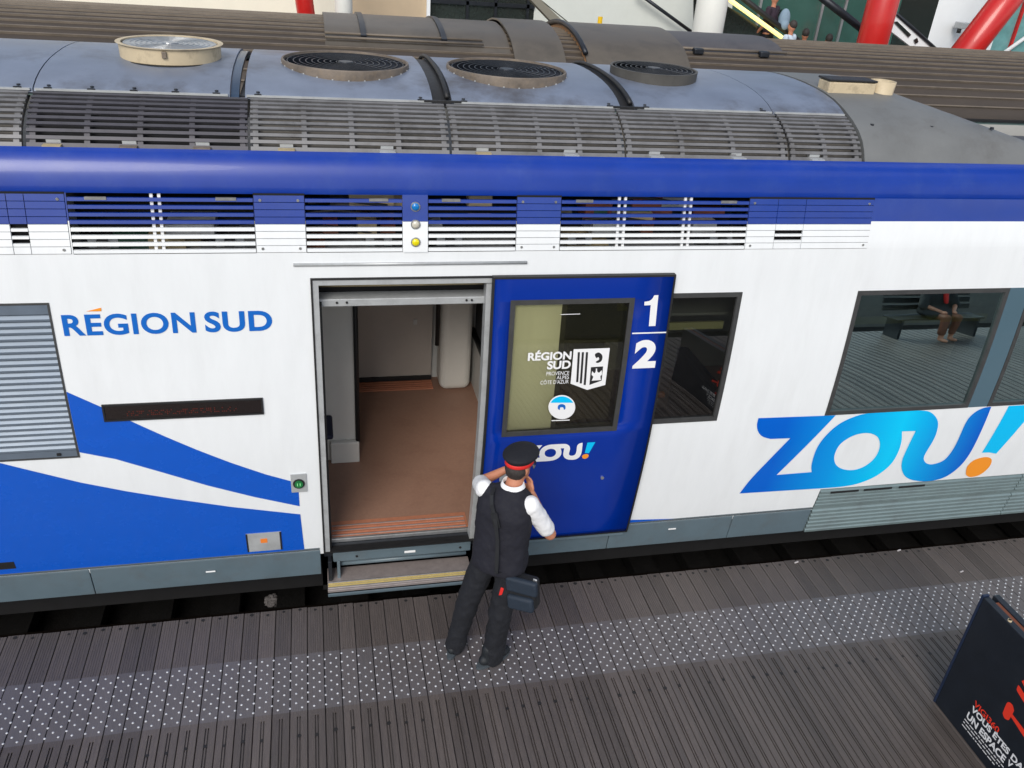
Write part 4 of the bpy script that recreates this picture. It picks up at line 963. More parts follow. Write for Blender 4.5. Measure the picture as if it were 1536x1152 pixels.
def column(name, px, Y, r, m, lab, lean=0.):
    p = ony(px, 35, Y); t = thing(name, lab, 'column', (p.x, Y, 0), 'white round columns' if m is COLW else 'red steel columns')
    MB().tube([(p.x - lean * p.z, Y, 0), (p.x + lean * (6.5 - p.z), Y, 6.5)], r, 28).mk('shaft', m, t, True)
    MB().lathe([(r + .06, 0), (r + .06, .12), (r + .01, .14)], (p.x - lean * p.z, Y, 0), 28).mk('base', m, t); return t
column('round_column', 1063, 11.5, .30, COLW, 'thick white round column beside the lit escalator')
column('round_column', 516, 13.0, .17, COLW, 'slim white round column left of the beige wall')
column('steel_column', 1316, 11.5, .31, REDP, 'red steel column standing upright next to the white escalator side')
column('steel_column', 1482, 12.0, .31, REDP, 'red steel column leaning to the right beside the white wall', .55)
column('steel_column', 461, 13.0, .17, REDP, 'slim red steel column in front of the bright cream wall', -.1)
# stair with sloping underside
sc_ = thing('staircase', 'pale sloping staircase side with dark handrail behind the train roof', 'stairs', (gxp(900, 13), 13, 0))
wallpx('stair_side', [(795, -14), (1040, -14), (1040, 120), (960, 120)], 13, PALEW, sc_, .3)
wallpx('stair_edge', [(783, -14), (797, -14), (872, 58), (852, 58)], 12.95, mat('stair_edge_grey', srgb(128, 124, 112), .6), sc_, .4)
MB().tube([tuple(ony(955, -12, 12.8)), tuple(ony(1040, 50, 12.8))], .035, 8).mk('handrail', GUARD, sc_, True)
# yellow marker post
p = ony(899, 40, 11.0); yp = thing('marker_post', 'small yellow and white marker post before the pale stair wall', 'post', (p.x, 11, 0))
MB().tube([(p.x, 11, 0), (p.x, 11, p.z - .02)], .03, 10).mk('shaft', COLW, yp); MB().tube([(p.x, 11, p.z - .02), (p.x, 11, p.z + .17)], .045, 10).mk('yellow_head', mat('marker_yellow', srgb(235, 190, 30), .4), yp)
# escalators
def escalator(lab, a, b, Y, w_, parts):
    pa, pb = ony(*a, Y), ony(*b, Y); t = thing('escalator', lab, 'escalator', (pb.x, Y, 0)); return t
es = escalator('escalator with glowing yellow handrail light between white and red columns', (1088, -3), (1182, 64), 13.2, 1, None)
def bar(name, a, b, Y, r, m, parent): 
    p, q = ony(*a, Y), ony(*b, Y); d = (q - p); return MB().tube([tuple(p - d * .4), tuple(q + d * .6)], r, 10).mk(name, m, parent, True)
bar('light_strip', (1092, -2), (1178, 60), 13.2, .045, LITY, es); bar('light_strip', (1105, 28), (1140, 58), 13.9, .035, LITY, es)
bar('handrail', (1110, -6), (1190, 56), 13.25, .06, RUB, es); bar('handrail', (1240, 2), (1295, 45), 12.6, .08, GUARD, es)
pe, qe = ony(1092, 30, 13.4), ony(1178, 92, 13.4); d = qe - pe
wallpx('balustrade', [(1040, -20), (1110, 20), (1230, 105), (1230, 140), (1040, 60)], 13.5, DKGL, es, .06)
e2 = thing('escalator', 'white sided escalator with dark slots right of the upright red column', 'escalator', (gxp(1370, 12.8), 12.8, 0))
wallpx('side_panel', [(1325, 12), (1340, 14), (1425, 92), (1395, 92), (1325, 38)], 12.8, WHITEW, e2, .1)
wallpx('slot', [(1341, 33), (1346, 32), (1367, 52), (1363, 56)], 12.77, DKGL, e2, .02); wallpx('slot', [(1371, 60), (1376, 57), (1378, 63), (1373, 66)], 12.77, DKGL, e2, .02)
bar('handrail', (1342, 18), (1400, 70), 12.78, .035, GUARD, e2)
# camera housing on the white wall
p = ony(1445, 42, YB - .3); cc = thing('security_camera', 'small white security camera housing on the white station wall', 'camera', (p.x, YB - .3, p.z))
box('housing', (p.x - .15, YB - .4, p.z - .02), (p.x + .13, YB - .12, p.z + .13), ALUP, cc, .02); box('bracket', (p.x + .0, YB - .14, p.z + .0), (p.x + .05, YB - .002, p.z + .05), ALUP, cc)
MB().tube([(p.x - .1, YB - .3, p.z - .02), (p.x - .1, YB - .3, p.z - .12)], .05, 12).mk('lens_dome', RUB, cc, True)

# ================================================================== people
SKIN = mat('skin', srgb(190, 128, 100), .5, var=.05, scale=30)
def sphere_prim(bm, c, rad, rot=None, sub=3):
    r = bmesh.ops.create_icosphere(bm, subdivisions=sub, radius=1)
    M = Matrix.Translation(Vector(c)) @ (rot.to_4x4() if rot else Matrix.Identity(4)) @ Matrix.Diagonal((*(rad if isinstance(rad, (tuple, list)) else (rad,) * 3), 1))
    bmesh.ops.transform(bm, matrix=M, verts=r['verts'])
def capsule(bm, a, ra, b, rb, n=14, flat=1.0, flat_dir=None):
    a, b = Vector(a), Vector(b); d = b - a; L = d.length; t = d.normalized()
    u = t.cross(Vector(flat_dir) if flat_dir is not None else Vector((0.3, 0.9, .1))).normalized(); v = t.cross(u)
    rings = []
    for k in range(1, 5): q = math.pi / 2 * (1 - k / 5); rings.append((a - t * ra * math.sin(q), ra * math.cos(q)))
    for k in range(5): rings.append((a + d * k / 4, ra + (rb - ra) * k / 4))
    for k in range(1, 5): q = math.pi / 2 * k / 5; rings.append((b + t * rb * math.sin(q), rb * math.cos(q)))
    R_ = [[bm.verts.new(p + (u * math.cos(2 * math.pi * i / n) + v * math.sin(2 * math.pi * i / n) * flat) * r) for i in range(n)] for p, r in rings]
    for x, y in zip(R_, R_[1:]):
        for i in range(n): bm.faces.new((x[i], x[(i + 1) % n], y[(i + 1) % n], y[i]))
    bm.faces.new(R_[0][::-1]); bm.faces.new(R_[-1])
def loft_prim(bm, rings, n=28, ex=2.6):
    Rr = []
    for c_, a, b, ax, ay in rings:
        row = []
        for k in range(n):
            q = 2 * math.pi * k / n; cx_, sy_ = math.cos(q), math.sin(q); f = (abs(cx_) ** ex + abs(sy_) ** ex) ** (-1 / ex)
            row.append(bm.verts.new(c_ + ax * (cx_ * f * a) + ay * (sy_ * f * b)))
        Rr.append(row)
    for x, y in zip(Rr, Rr[1:]):
        for i in range(n): bm.faces.new((x[i], x[(i + 1) % n], y[(i + 1) % n], y[i]))
    bm.faces.new(Rr[0][::-1]); bm.faces.new(Rr[-1])
def blob(name, prims, voxel, m, parent=None, smooth=6, wrinkle=0., wscale=.06):
    bm = bmesh.new()
    for p in prims:
        if p[0] == 'l': loft_prim(bm, p[1])
        elif p[0] == 'c': capsule(bm, *p[1:5], **(p[5] if len(p) > 5 else {}))
        else: sphere_prim(bm, *p[1:])
    bmesh.ops.recalc_face_normals(bm, faces=bm.faces)
    me = bpy.data.meshes.new('tmp'); bm.to_mesh(me); bm.free()
    ob = bpy.data.objects.new('tmp', me); COL.objects.link(ob)
    r = ob.modifiers.new('r', 'REMESH'); r.mode = 'VOXEL'; r.voxel_size = voxel; r.use_smooth_shade = True
    s = ob.modifiers.new('s', 'SMOOTH'); s.iterations = smooth; s.factor = .5
    if wrinkle:
        tx = bpy.data.textures.new(name + '_folds', 'CLOUDS'); tx.noise_scale = wscale; tx.noise_depth = 4
        dm = ob.modifiers.new('d', 'DISPLACE'); dm.texture = tx; dm.strength = wrinkle; dm.mid_level = .5; dm.texture_coords = 'GLOBAL'
        s2 = ob.modifiers.new('s2', 'SMOOTH'); s2.iterations = 1
    bpy.context.view_layer.update()
    me2 = bpy.data.meshes.new_from_object(ob.evaluated_get(bpy.context.evaluated_depsgraph_get())); bpy.data.objects.remove(ob)
    me2.name = name; me2.materials.clear(); me2.materials.append(m); me2.polygons.foreach_set('use_smooth', [True] * len(me2.polygons))
    return link(bpy.data.objects.new(name, me2), parent)

NAVYC = mat('uniform_navy', srgb(19, 20, 32), .85, var=.12, scale=40, bump=.15, bscale=220)
TROU = mat('trouser_black', srgb(15, 18, 26), .85, var=.12, scale=30, bump=.15, bscale=200)
SHIRT = mat('shirt_white', (.82, .83, .85), .8, var=.03, scale=40, bump=.08, bscale=120)
HAIR = mat('hair_dark', srgb(52, 46, 44), .6, var=.4, scale=120, bump=.5, bscale=220)
SHOE = mat('shoe_black', srgb(22, 27, 32), .62, var=.15, scale=30)
SOLE = mat('shoe_sole', srgb(66, 74, 80), .7)
CAPN = mat('cap_navy', srgb(15, 17, 26), .8, var=.1, scale=50, bump=.1, bscale=200)
CAPR = mat('cap_red', srgb(214, 38, 34), .6)
BAGM = mat('bag_canvas', srgb(29, 41, 55), .7, var=.15, scale=60, bump=.2, bscale=180)
BAGD = mat('bag_black', srgb(24, 26, 30), .6, var=.1, scale=40)

V3 = Vector
man = thing('person', 'person in dark uniform and red banded peaked cap standing before the open train door', 'person', (1.06, -.66, 0))
hL, hR = V3((1.055, -.60, .88)), V3((1.215, -.70, .88)); kL, kR = V3((.93, -.615, .48)), V3((1.15, -.745, .48)); aL, aR = V3((.862, -.60, .10)), V3((1.12, -.745, .10))
waist = V3((1.165, -.61, 1.05)); chest = V3((1.165, -.60, 1.28)); sL, sR = V3((1.025, -.515, 1.415)), V3((1.30, -.715, 1.40)); neck = V3((1.205, -.57, 1.46)); head = V3((1.245, -.535, 1.60))
rt = (sR - sL); rt.z = 0; rt.normalize(); fw = V3((-rt.y, rt.x, 0)); up = V3((0, 0, 1))      # right and forward of the body
ROT = Matrix((rt, fw, up)).transposed()
hf = V3((.80, .60, -.12)).normalized(); hr = hf.cross(up).normalized(); hu = hr.cross(hf); HROT = Matrix((hr, hf, hu)).transposed()   # head looks to the right along the train
eR = V3((1.475, -.665, 1.10)); wR = V3((1.345, -.555, 1.375)); eL = V3((1.045, -.27, 1.29)); wL = V3((1.20, -.34, 1.43))
hp = lambda r, f, u: head + hr * r + hf * f + hu * u
prims = [('s', head + hu * .002, (.073, .092, .106), HROT), ('s', hp(0, .035, -.05), (.058, .062, .06), HROT), ('s', hp(0, .095, -.015), (.012, .02, .022), HROT),
         ('s', hp(.074, -.005, -.005), (.010, .020, .032), HROT), ('s', hp(-.074, -.005, -.005), (.010, .020, .032), HROT), ('s', hp(0, .086, -.05), (.022, .012, .012), HROT),
         ('s', hp(.03, .083, .02), (.015, .01, .009), HROT), ('s', hp(-.03, .083, .02), (.015, .01, .009), HROT),
         ('c', neck - up * .03, .062, head - hu * .05, .056), ('s', chest - up * .03, (.155, .09, .17), ROT), ('s', waist, (.15, .095, .16), ROT),
         ('s', (hL + hR) / 2, (.155, .105, .12), ROT), ('c', hL, .085, kL, .058), ('c', kL, .055, aL, .04), ('c', hR, .085, kR, .058), ('c', kR, .055, aR, .04),
         ('c', neck - up * .06, .05, sL - up * .02, .046), ('c', neck - up * .06, .05, sR - up * .02, .046), ('c', sL - up * .012, .046, eL, .043), ('c', eL, .042, wL, .028), ('c', sR - up * .012, .046, eR, .044), ('c', eR, .044, wR, .029)]
# hands: right hand at the chin, left hand under it
def hand(w_, d, nrm, sgn):
    d = d.normalized(); s_ = d.cross(nrm).normalized() * sgn; nn = nrm.normalized(); P = []
    pc = w_ + d * .05
    P.append(('s', pc, (.040, .048, .017), Matrix((s_, d, nn)).transposed()))
    for i, (o, L) in enumerate(((-.03, .062), (-.01, .072), (.011, .068), (.031, .052))):
        b0 = w_ + d * .085 + s_ * o; b1 = b0 + d * L * .45 + nn * .012; b2 = b1 + d * L * .18 + nn * L * .42
        P += [('c', b0, .0095, b1, .0088, {'n': 8}), ('c', b1, .0088, b2, .0075, {'n': 8})]
    t0 = w_ + d * .03 - s_ * .03; t1 = t0 + d * .03 - s_ * .028 + nn * .014; t2 = t1 + d * .03 + nn * .018
    P += [('c', t0, .012, t1, .0105, {'n': 8}), ('c', t1, .0105, t2, .0085, {'n': 8})]
    return P
prims += hand(wR, (hp(.02, .10, -.085) - wR), -hr * .4 + hu * .2 - hf * .9, 1)
prims += hand(wL, V3((.85, -.05, .30)), V3((0, -.2, 1)), -1)
body_ = blob('body', prims, .0075, SKIN, man, 4)
# clothes
tw = [('s', (hL + hR) / 2 + up * .02, (.172, .125, .13), ROT), ('s', waist - up * .04, (.16, .112, .08), ROT), ('c', hL, .102, kL, .082), ('c', kL, .082, aL - up * .045, .073), ('c', hR, .102, kR, .084), ('c', kR, .084, aR - up * .045, .075)]
blob('trousers', tw, .009, TROU, man, 5, .034, .10)
hc_ = (hL + hR) / 2; hax = (hR - hL); hax.z = 0; hax.normalize(); hay = V3((-hax.y, hax.x, 0))
vr = []
for z, a, b in ((.86, .192, .132), (.90, .197, .137), (1.0, .193, .13), (1.1, .190, .126), (1.2, .197, .126), (1.3, .204, .122), (1.37, .203, .110), (1.415, .175, .092), (1.445, .125, .078), (1.468, .088, .07)):
    u = min(1, max(0, (z - .88) / .4)); cc_ = hc_.lerp(chest, u) if z < 1.28 else chest.lerp(neck, (z - 1.28) / .18)
    ax = hax.lerp(rt, u).normalized(); vr.append((V3((cc_.x, cc_.y, z)) - V3((-ax.y, ax.x, 0)) * (.02 if z > 1.25 else .01), a, b, ax, V3((-ax.y, ax.x, 0))))
blob('vest', [('l', vr), ('c', neck - up * .075, .06, sL - up * .01 + rt * .035, .068), ('c', neck - up * .075, .06, sR - up * .01 - rt * .035, .068)], .009, NAVYC, man, 8, .026, .10)
def sleeve(s_, e, a_, b_):
    p = s_ + (e - s_) * .78; return [('s', s_, .066), ('c', s_, .064, p, .062)]
sv_ = blob('shirt_sleeve', sleeve(sR, eR, 0, 0), .008, SHIRT, man, 4, .012, .05); blob('shirt_sleeve', sleeve(sL, eL, 0, 0), .008, SHIRT, man, 4, .012, .05)
# collar and lanyard
cn = neck + up * .022 + fw * .002
MBc = MB(); n = 28; Vc = []
for k in range(n):
    q = 2 * math.pi * k / n; d_ = rt * math.cos(q) * .072 + fw * math.sin(q) * .072
    o_ = rt * math.cos(q) * .088 + fw * math.sin(q) * .085
    Vc += [tuple(cn + d_ + up * .018), tuple(cn + o_ - up * .030), tuple(cn + d_ * .93 + up * .016), tuple(cn + d_ * .95 - up * .03)]
Fcl = []
for k in range(n):
    a, b = 4 * k, 4 * ((k + 1) % n); Fcl += [(a, b, b + 1, a + 1), (a, a + 2, b + 2, b), (a + 2, a + 3, b + 3, b + 2)]
mk('collar', Vc, Fcl, SHIRT, man, True)
blob('hair', [('s', hp(0, -.022, -.012), (.079, .082, .070), HROT), ('s', hp(0, -.035, -.05), (.066, .055, .035), HROT)], .006, HAIR, man, 3, .006, .012)
# peaked cap: band, red piping, wide crown, visor
def ring_loft(name, rings, m, parent, capit=True, n=40):
    Vv = []; Fv = []
    for c_, ra, rb, tilt in rings:
        for k in range(n):
            q = 2 * math.pi * k / n; Vv.append(tuple(c_ + hr * math.cos(q) * ra + hf * math.sin(q) * rb + hu * (tilt * math.sin(q))))
    for i in range(len(rings) - 1):
        for k in range(n): Fv.append((i * n + k, i * n + (k + 1) % n, (i + 1) * n + (k + 1) % n, (i + 1) * n + k))
    if capit: Fv.append(tuple((len(rings) - 1) * n + k for k in range(n)))
    return mk(name, Vv, Fv, m, parent, True)
cap = ring_loft('cap', [(hp(0, -.004, .028), .086, .104, .010), (hp(0, -.004, .062), .089, .107, .012), (hp(0, -.002, .074), .100, .120, .014), (hp(0, .0, .088), .112, .134, .018), (hp(0, 0, .100), .113, .135, .02), (hp(0, 0, .112), .104, .124, .02), (hp(0, 0, .124), .06, .072, .014), (hp(0, 0, .128), .01, .012, .002)], CAPN, man)
ring_loft('cap_band', [(hp(0, -.004, .030), .0885, .1065, .010), (hp(0, -.004, .032), .0905, .1085, .010), (hp(0, -.004, .055), .0915, .1095, .012), (hp(0, -.004, .058), .089, .107, .012)], CAPR, cap, False)
Vv = []; 
for k in range(15):
    q = math.pi * (.12 + .76 * k / 14); 
    for s_, dz in ((1.0, .030), (1.30, .006), (1.30, .001), (1.0, .024)):
        Vv.append(tuple(hp(math.cos(q) * .088 * (1 + (s_ - 1) * .4), -.004 + math.sin(q) * .106 * (1 + (s_ - 1) * 1.6 * math.sin(q)), dz)))
mk('visor', Vv, [(4 * i + j, 4 * (i + 1) + j, 4 * (i + 1) + (j + 1) % 4, 4 * i + (j + 1) % 4) for i in range(14) for j in range(4)], mat('visor_gloss', (.012, .014, .016), .2, coat=.6), cap)
# shoes
def shoe(a_, d, parent):
    d = d.normalized(); s_ = d.cross(up).normalized(); b = V3((a_.x, a_.y, 0))
    RS = Matrix((s_, d, up)).transposed()
    o = blob('shoe', [('s', b - d * .015 + up * .055, (.043, .06, .045), RS), ('s', b + d * .06 + up * .05, (.047, .09, .042), RS), ('s', b + d * .14 + up * .043, (.046, .065, .032), RS), ('c', b + up * .06, .048, a_ + up * .05, .047)], .007, SHOE, parent, 4)
    P = []; 
    for k in range(24):
        q = 2 * math.pi * k / 24; r_ = .052 if math.sin(q) > -.2 else .046; P.append(b + d * (.055 + .155 * math.sin(q)) + s_ * r_ * math.cos(q))
    mk('sole', [tuple(p + up * .002) for p in P] + [tuple(p + up * .026) for p in P], [tuple(range(24))[::-1], tuple(range(24, 48))] + [(k, (k + 1) % 24, 24 + (k + 1) % 24, 24 + k) for k in range(24)], SOLE, o)
shoe(aR + V3((-.04, -.01, 0)), V3((.30, .155, 0)), man); shoe(aL + V3((-.01, -.0, 0)), V3((.10, .20, 0)), man)
# ---- shoulder bag
bag = thing('shoulder_bag', 'navy blue two pocket shoulder bag with red tag hanging at the uniformed person\'s hip', 'bag', (1.30, -.80, .70))
bc = V3((1.268, -.825, .76)); BR = Matrix((rt, fw, up)).transposed()
def bagbox(name, c_, sx_, sy_, sz_, m, parent, bev=.02, tilt=0.):
    c_ = bc + (V3(c_) - bc) * 1.02; sx_ *= 1.02; sz_ *= 1.02
    o = MB().box((-sx_ / 2, -sy_ / 2, -sz_ / 2), (sx_ / 2, sy_ / 2, sz_ / 2)).mk(name, m, parent); bevel(o, bev, 4)
    R4 = (BR @ Matrix.Rotation(tilt, 3, 'Y')).to_4x4(); 
    for v in o.data.vertices: v.co = V3(c_) + R4.to_3x3() @ v.co
    return smooth_by_angle(o, 60)
bagbox('pouch', bc, .235, .10, .235, BAGD, bag, .028, -.12)
bagbox('flap', bc - fw * .046 + up * .075 + rt * .01, .225, .045, .115, BAGM, bag, .018, -.12)
bagbox('front_pocket', bc - fw * .055 - up * .065 + rt * .018, .19, .05, .115, BAGM, bag, .022, -.16)
bagbox('red_tag', bc - fw * .053 - rt * .128 - up * .03, .022, .012, .07, CAPR, bag, .003, .15)
bagbox('buckle', bc - rt * .112 + up * .125 - fw * .02, .03, .012, .03, STEEL, bag, .004); bagbox('buckle', bc + rt * .09 + up * .135 - fw * .02, .028, .012, .03, STEEL, bag, .004)
def strap(pts, wd, m, parent):
    pts = [V3(p) for p in pts]; Vs = []; 
    for i, p in enumerate(pts):
        t = (pts[min(i + 1, len(pts) - 1)] - pts[max(0, i - 1)]).normalized(); o_ = -fw if i < len(pts) - 1 else -fw; s_ = t.cross(o_).normalized()
        for a, b in ((-1, 0), (1, 0), (1, .004), (-1, .004)): Vs.append(tuple(p + s_ * wd * a + (-fw) * b))
    k = len(pts); return mk('strap', Vs, [(4 * i + j, 4 * i + (j + 1) % 4, 4 * (i + 1) + (j + 1) % 4, 4 * (i + 1) + j) for i in range(k - 1) for j in range(4)] + [(3, 2, 1, 0), tuple(4 * (k - 1) + j for j in range(4))], m, parent)
bk_ = lambda r, u, d: chest + rt * r + up * u - fw * d
sp1 = strap([bc - rt * .11 + up * .13 - fw * .02, bk_(.055, -.36, .222), bk_(.05, -.30, .214), bk_(.042, -.22, .20), bk_(.03, -.12, .182), bk_(.0, .0, .162), bk_(-.03, .07, .142), bk_(-.055, .12, .128), bk_(-.075, .165, .09), bk_(-.085, .185, .03)], .014, BAGD, bag)
strap([bk_(.008, -.03, .157), bk_(-.012, .03, .153), bk_(-.028, .07, .147)], .026, BAGD, bag)
# ---- figures on the far escalator
def figure(px, py_head, Y, h, top_m, leg_m, lab, turn=0., hairm=HAIR, extra=None):
    p = ony(px, py_head, Y); z0 = p.z - h * .93; b = V3((p.x, Y, z0)); t = thing('person', lab, 'person', tuple(b))
    f = V3((math.cos(turn), math.sin(turn), 0)); s_ = V3((-f.y, f.x, 0)); at = lambda s__, f__, u: b + s_ * s__ + f * f__ + up * (u * h)
    M = Matrix((s_, f, up)).transposed()
    body = [('s', at(0, 0, .93), (.075, .09, .115), M), ('c', at(0, 0, .80), .055, at(0, 0, .9), .05), ('s', at(0, 0, .68), (.17, .11, .24), M), ('s', at(0, 0, .52), (.155, .11, .12), M),
            ('c', at(.09, 0, .5), .085, at(.09, .03, .27), .06), ('c', at(.09, .03, .27), .055, at(.09, 0, .03), .04), ('c', at(-.09, 0, .5), .085, at(-.09, -.03, .27), .06), ('c', at(-.09, -.03, .27), .055, at(-.09, 0, .03), .04),
            ('c', at(.2, 0, .8), .055, at(.23, .02, .62), .045), ('c', at(.23, .02, .62), .042, at(.2, .16, .52), .032), ('c', at(-.2, 0, .8), .055, at(-.23, .02, .62), .045), ('c', at(-.23, .02, .62), .042, at(-.2, .16, .52), .032),
            ('s', at(.2, .2, .505), (.03, .05, .03), M), ('s', at(-.2, .2, .505), (.03, .05, .03), M), ('s', at(.09, .05, .02), (.045, .12, .04), M), ('s', at(-.09, .05, .02), (.045, .12, .04), M)]
    blob('body', body, .02, SKIN, t, 3)
    blob('jacket', [('s', at(0, 0, .69), (.195, .13, .25), M), ('s', at(0, 0, .54), (.17, .125, .12), M), ('c', at(.19, 0, .8), .072, at(.235, .02, .63), .062), ('c', at(-.19, 0, .8), .072, at(-.235, .02, .63), .062)], .02, top_m, t, 3, .02, .08)
    blob('trousers', [('s', at(0, 0, .49), (.165, .12, .10), M), ('c', at(.09, 0, .48), .095, at(.09, 0, .06), .07), ('c', at(-.09, 0, .48), .095, at(-.09, 0, .06), .07)], .02, leg_m, t, 3)
    blob('hair', [('s', at(0, -.02, .955), (.083, .092, .10), M)], .015, hairm, t, 2)
    return t
JK = mat('jacket_dark', srgb(48, 36, 48), .8, var=.1); LB = mat('shirt_pale', srgb(190, 205, 220), .8, var=.05); DKC = mat('jacket_black', srgb(30, 32, 34), .8)
figure(1163, -3, 13.5, 1.72, JK, TROU, 'person in dark plum jacket riding the escalator, tallest of the riders', 2.2)
figure(1188, 40, 13.0, 1.66, LB, TROU, 'person in white shirt low on the escalator behind the dark jacket rider', 2.2)
bp = ony(1176, 30, 13.3); bpk = thing('backpack', 'pale blue backpack on the back of the dark jacketed escalator rider', 'bag', tuple(bp))
blob('bag', [('s', bp, (.13, .11, .24)), ('s', bp - up * .1 + V3((0, -.09, 0)), (.10, .06, .1))], .018, mat('backpack_blue', srgb(128, 150, 168), .8, var=.1), bpk, 3); MB().tube([tuple(bp + V3((-.06, .1, .2))), tuple(bp + V3((-.08, .16, .05))), tuple(bp + V3((-.06, .1, -.15)))], .015, 8).mk('strap', GUARD, bpk)
figure(1208, 52, 13.4, 1.62, DKC, TROU, 'dark clothed person mostly hidden behind the train roof left of the white mullion', 1.2)
figure(1243, 60, 13.2, 1.64, DKC, TROU, 'dark haired person mostly hidden behind the train roof right of the white mullion', 1.2)

# ================================================================== advertising board on the platform
AX = 4.262
SIGNB = mat('board_black', srgb(26, 32, 40), .35, var=.15, scale=8, dirt=srgb(48, 52, 58), dirt_amt=.3, dscale=5)
SIGNE = mat('board_edge', srgb(30, 42, 66), .35, var=.1)
ab = thing('advertising_board', 'black advertising board with white and red lettering standing across the platform', 'sign', (AX + .06, -2.3, 0))
AY1, AY0, AZ1 = -1.60, -3.3, 1.045
box('panel', (AX, AY0, .0), (AX + .05, AY1, AZ1 - .01), SIGNB, ab, .006); box('panel', (AX + .085, AY0, .0), (AX + .135, AY1 + .01, AZ1 - .01), SIGNB, ab, .006)
box('side_edge', (AX - .003, AY1 + .0005, .0), (AX + .048, AY1 + .018, AZ1), SIGNE, ab, .003)
tr = box('top_rail', (AX + .052, AY0, AZ1 - .05), (AX + .083, AY1 - .05, AZ1 - .02), BROWNE, ab)
for px, py in ((1502, 931), (1515, 930), (1536, 968)):
    p = onz(px, py, AZ1); MB().lathe([(0, .010), (.012, .010), (.014, -.02)], (min(max(p.x, AX + .02), AX + .11), p.y, AZ1 - .008), 10).mk('bolt', CREAM, tr)
# stabilising base under the board
box('base_plate', (AX - .0, AY0 + .2, .001), (AX + .135, AY0 + .4, .012), GUARD, ab)
C9 = lambda x, y: onx(1360 + x / 4.085, 870 + y / 4.085, AX)
def text_board(s, p0, p1, ptop, m, bold, nm='lettering'):
    """baseline from p0 to p1 (zoom pixels), cap top at ptop above p0"""
    a, b, c_ = C9(*p0), C9(*p1), C9(*ptop); me, (u0, u1, v0, v1) = text_flat(s, bold)
    h = c_.z - a.z; sc1 = (a.y - b.y) / (u1 - u0); zb = (a.z + b.z) / 2; zt = zb + h
    Vt = [(AX - .0025, a.y - (v.co.x - u0) * sc1, zb + (v.co.y - v0) / (v1 - v0) * h) for v in me.vertices]
    Ft = [tuple(p.vertices)[::1] for p in me.polygons]; bpy.data.meshes.remove(me); return mk(nm, Vt, Ft, m, ab)
text_board('VIGI360', (408, 768), (560, 938), (414, 728), RED, .02)
text_board('VOUS ÊTES DANS', (386, 812), (775, 1235), (396, 762), LETW, .035)
text_board('UN ESPACE', (360, 850), (600, 1112), (372, 808), LETW, .035)
text_board('V', (612, 1126), (640, 1156), (618, 1085), LETW, .035)
for i, (a, b) in enumerate((((352, 858), (600, 1140)), ((345, 874), (575, 1135)), ((338, 888), (545, 1130)))):
    p, q = C9(*a), C9(*b); mb = MB(); rr = random.Random(i); y = p.y; zz = (p.z + q.z) / 2
    while y > q.y:
        l_ = rr.uniform(.012, .05); mb.add([(AX - .002, y, zz - .004), (AX - .002, max(q.y, y - l_), zz - .004), (AX - .002, max(q.y, y - l_), zz + .004), (AX - .002, y, zz + .004)], [(0, 1, 2, 3)]); y -= l_ + .008
    mb.mk('small_print', LETW, ab)
def plate_board(pts, m, nm):
    P = [C9(*p) for p in pts]; return mk(nm, [(AX - .0022, p.y, p.z) for p in P], [tuple(range(len(P)))], m, ab)
plate_board(poly_smooth([(590, 815), (612, 760, 1), (628, 748, 1), (650, 765, 1), (660, 800), (650, 822), (740, 940), (722, 965), (640, 838), (625, 858, 1), (600, 845, 1)]), RED, 'red_mark')
plate_board(poly_smooth([(676, 668), (682, 652, 1), (694, 652, 1), (760, 760), (745, 790), (684, 690, 1)]), RED, 'red_mark')
plate_board([(706, 620), (720, 612), (760, 680), (740, 690)], RED, 'red_mark')

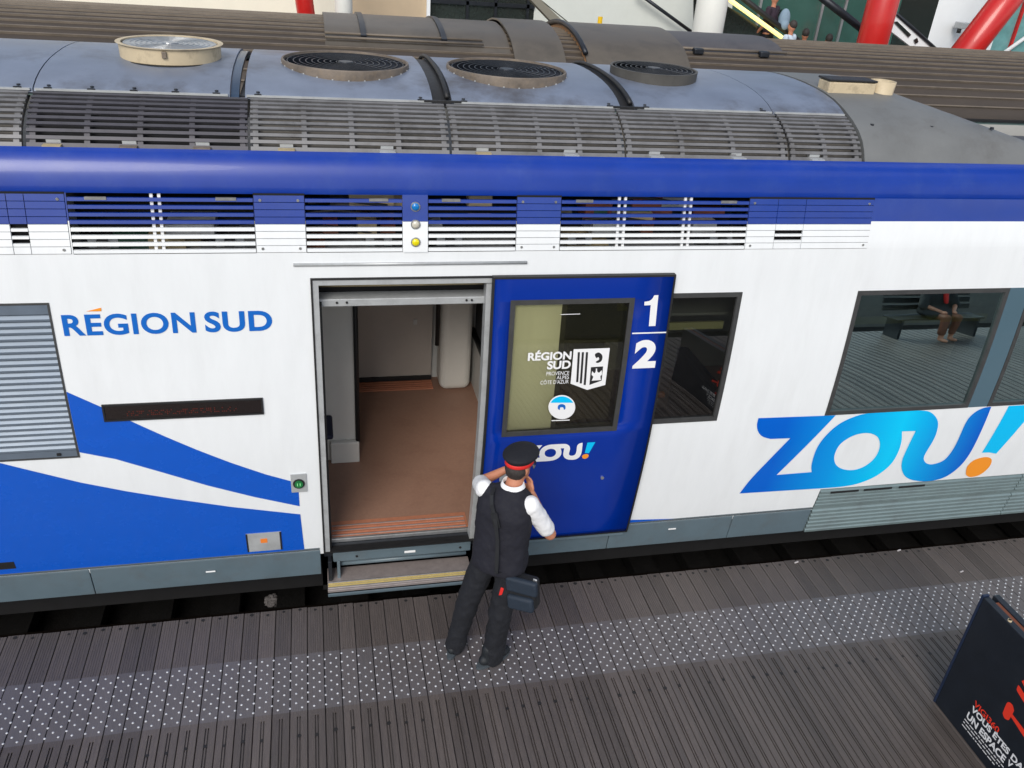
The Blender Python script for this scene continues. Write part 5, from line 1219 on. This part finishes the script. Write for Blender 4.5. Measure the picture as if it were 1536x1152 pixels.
# ================================================================== seated person and bench further back on the platform (mirrored in the large window)
bx0, by0 = 9.45, -5.25
bn = thing('bench', 'dark slatted bench mirrored in the large train window', 'bench', (bx0, by0, 0))
for i in range(4): box('slat', (bx0 - .8, by0 - .2 + i * .1, .42), (bx0 + .8, by0 - .115 + i * .1, .45), RUB, bn)
for i in range(3): box('back_slat', (bx0 - .8, by0 - .26 - i * .02, .52 + i * .12), (bx0 + .8, by0 - .235 - i * .02, .61 + i * .12), RUB, bn)
for x in (bx0 - .7, bx0 + .68): box('leg', (x, by0 - .2, 0.001), (x + .05, by0 + .18, .419), GUARD, bn)
ps_ = thing('person', 'seated person in dark coat and red scarf mirrored in the large train window', 'person', (bx0, by0, 0)); B0 = V3((bx0, by0, 0)); q_ = lambda x, y, z: B0 + V3((x, y, z))
blob('body', [('s', q_(0, -.03, 1.14), (.075, .09, .11)), ('c', q_(0, -.05, .98), .05, q_(0, -.03, 1.06), .05), ('s', q_(0, -.06, .75), (.17, .11, .26)), ('c', q_(.09, -.02, .53), .08, q_(.1, .38, .52), .06), ('c', q_(.1, .38, .52), .055, q_(.1, .36, .08), .04), ('c', q_(-.09, -.02, .53), .08, q_(-.1, .38, .52), .06), ('c', q_(-.1, .38, .52), .055, q_(-.12, .42, .08), .04), ('s', q_(.1, .43, .045), (.045, .12, .044)), ('s', q_(-.12, .49, .045), (.045, .12, .044)),
   ('c', q_(.2, -.05, .9), .05, q_(.27, .05, .68), .045), ('c', q_(.27, .05, .68), .04, q_(.1, .25, .62), .03), ('c', q_(-.2, -.05, .9), .05, q_(-.27, .05, .68), .045), ('c', q_(-.27, .05, .68), .04, q_(-.1, .25, .62), .03), ('s', q_(.08, .3, .62), (.035, .05, .03)), ('s', q_(-.08, .3, .62), (.035, .05, .03))], .018, SKIN, ps_, 3)
blob('coat', [('s', q_(0, -.06, .74), (.24, .15, .27)), ('s', q_(0, .05, .55), (.32, .28, .12)), ('c', q_(.2, -.05, .9), .08, q_(.28, .05, .68), .075), ('c', q_(-.2, -.05, .9), .08, q_(-.28, .05, .68), .075)], .018, DKC, ps_, 3, .03, .1)
blob('trousers', [('c', q_(.09, -.02, .53), .09, q_(.1, .38, .53), .075), ('c', q_(.1, .38, .53), .07, q_(.1, .36, .2), .06), ('c', q_(-.09, -.02, .53), .09, q_(-.1, .38, .53), .075), ('c', q_(-.1, .38, .53), .07, q_(-.12, .41, .2), .06)], .018, BROWNE, ps_, 3, .02, .08)
blob('scarf', [('s', q_(0, -.02, .97), (.12, .11, .07)), ('c', q_(.03, .08, .95), .04, q_(.05, .11, .75), .035)], .015, CAPR, ps_, 3, .02, .05)
blob('hair', [('s', q_(0, -.05, 1.17), (.085, .09, .11))], .015, HAIR, ps_, 2)
# small litter on the boards
for (px, py), lab in (((1195, 844), 'white cigarette end on the boards near the platform edge, nearest the train door'), ((1349, 826), 'white cigarette end on the boards near the platform edge, farthest right'), ((1443, 858), 'pale scrap on the boards above the tactile strip beside the black board')):
    p = onz(px, py, .008); o = MB().tube([(p.x - .018, p.y, .008), (p.x + .018, p.y + .01, .008)], .007, 8).mk('cigarette_end', PAPER); tag(o, lab, 'litter')
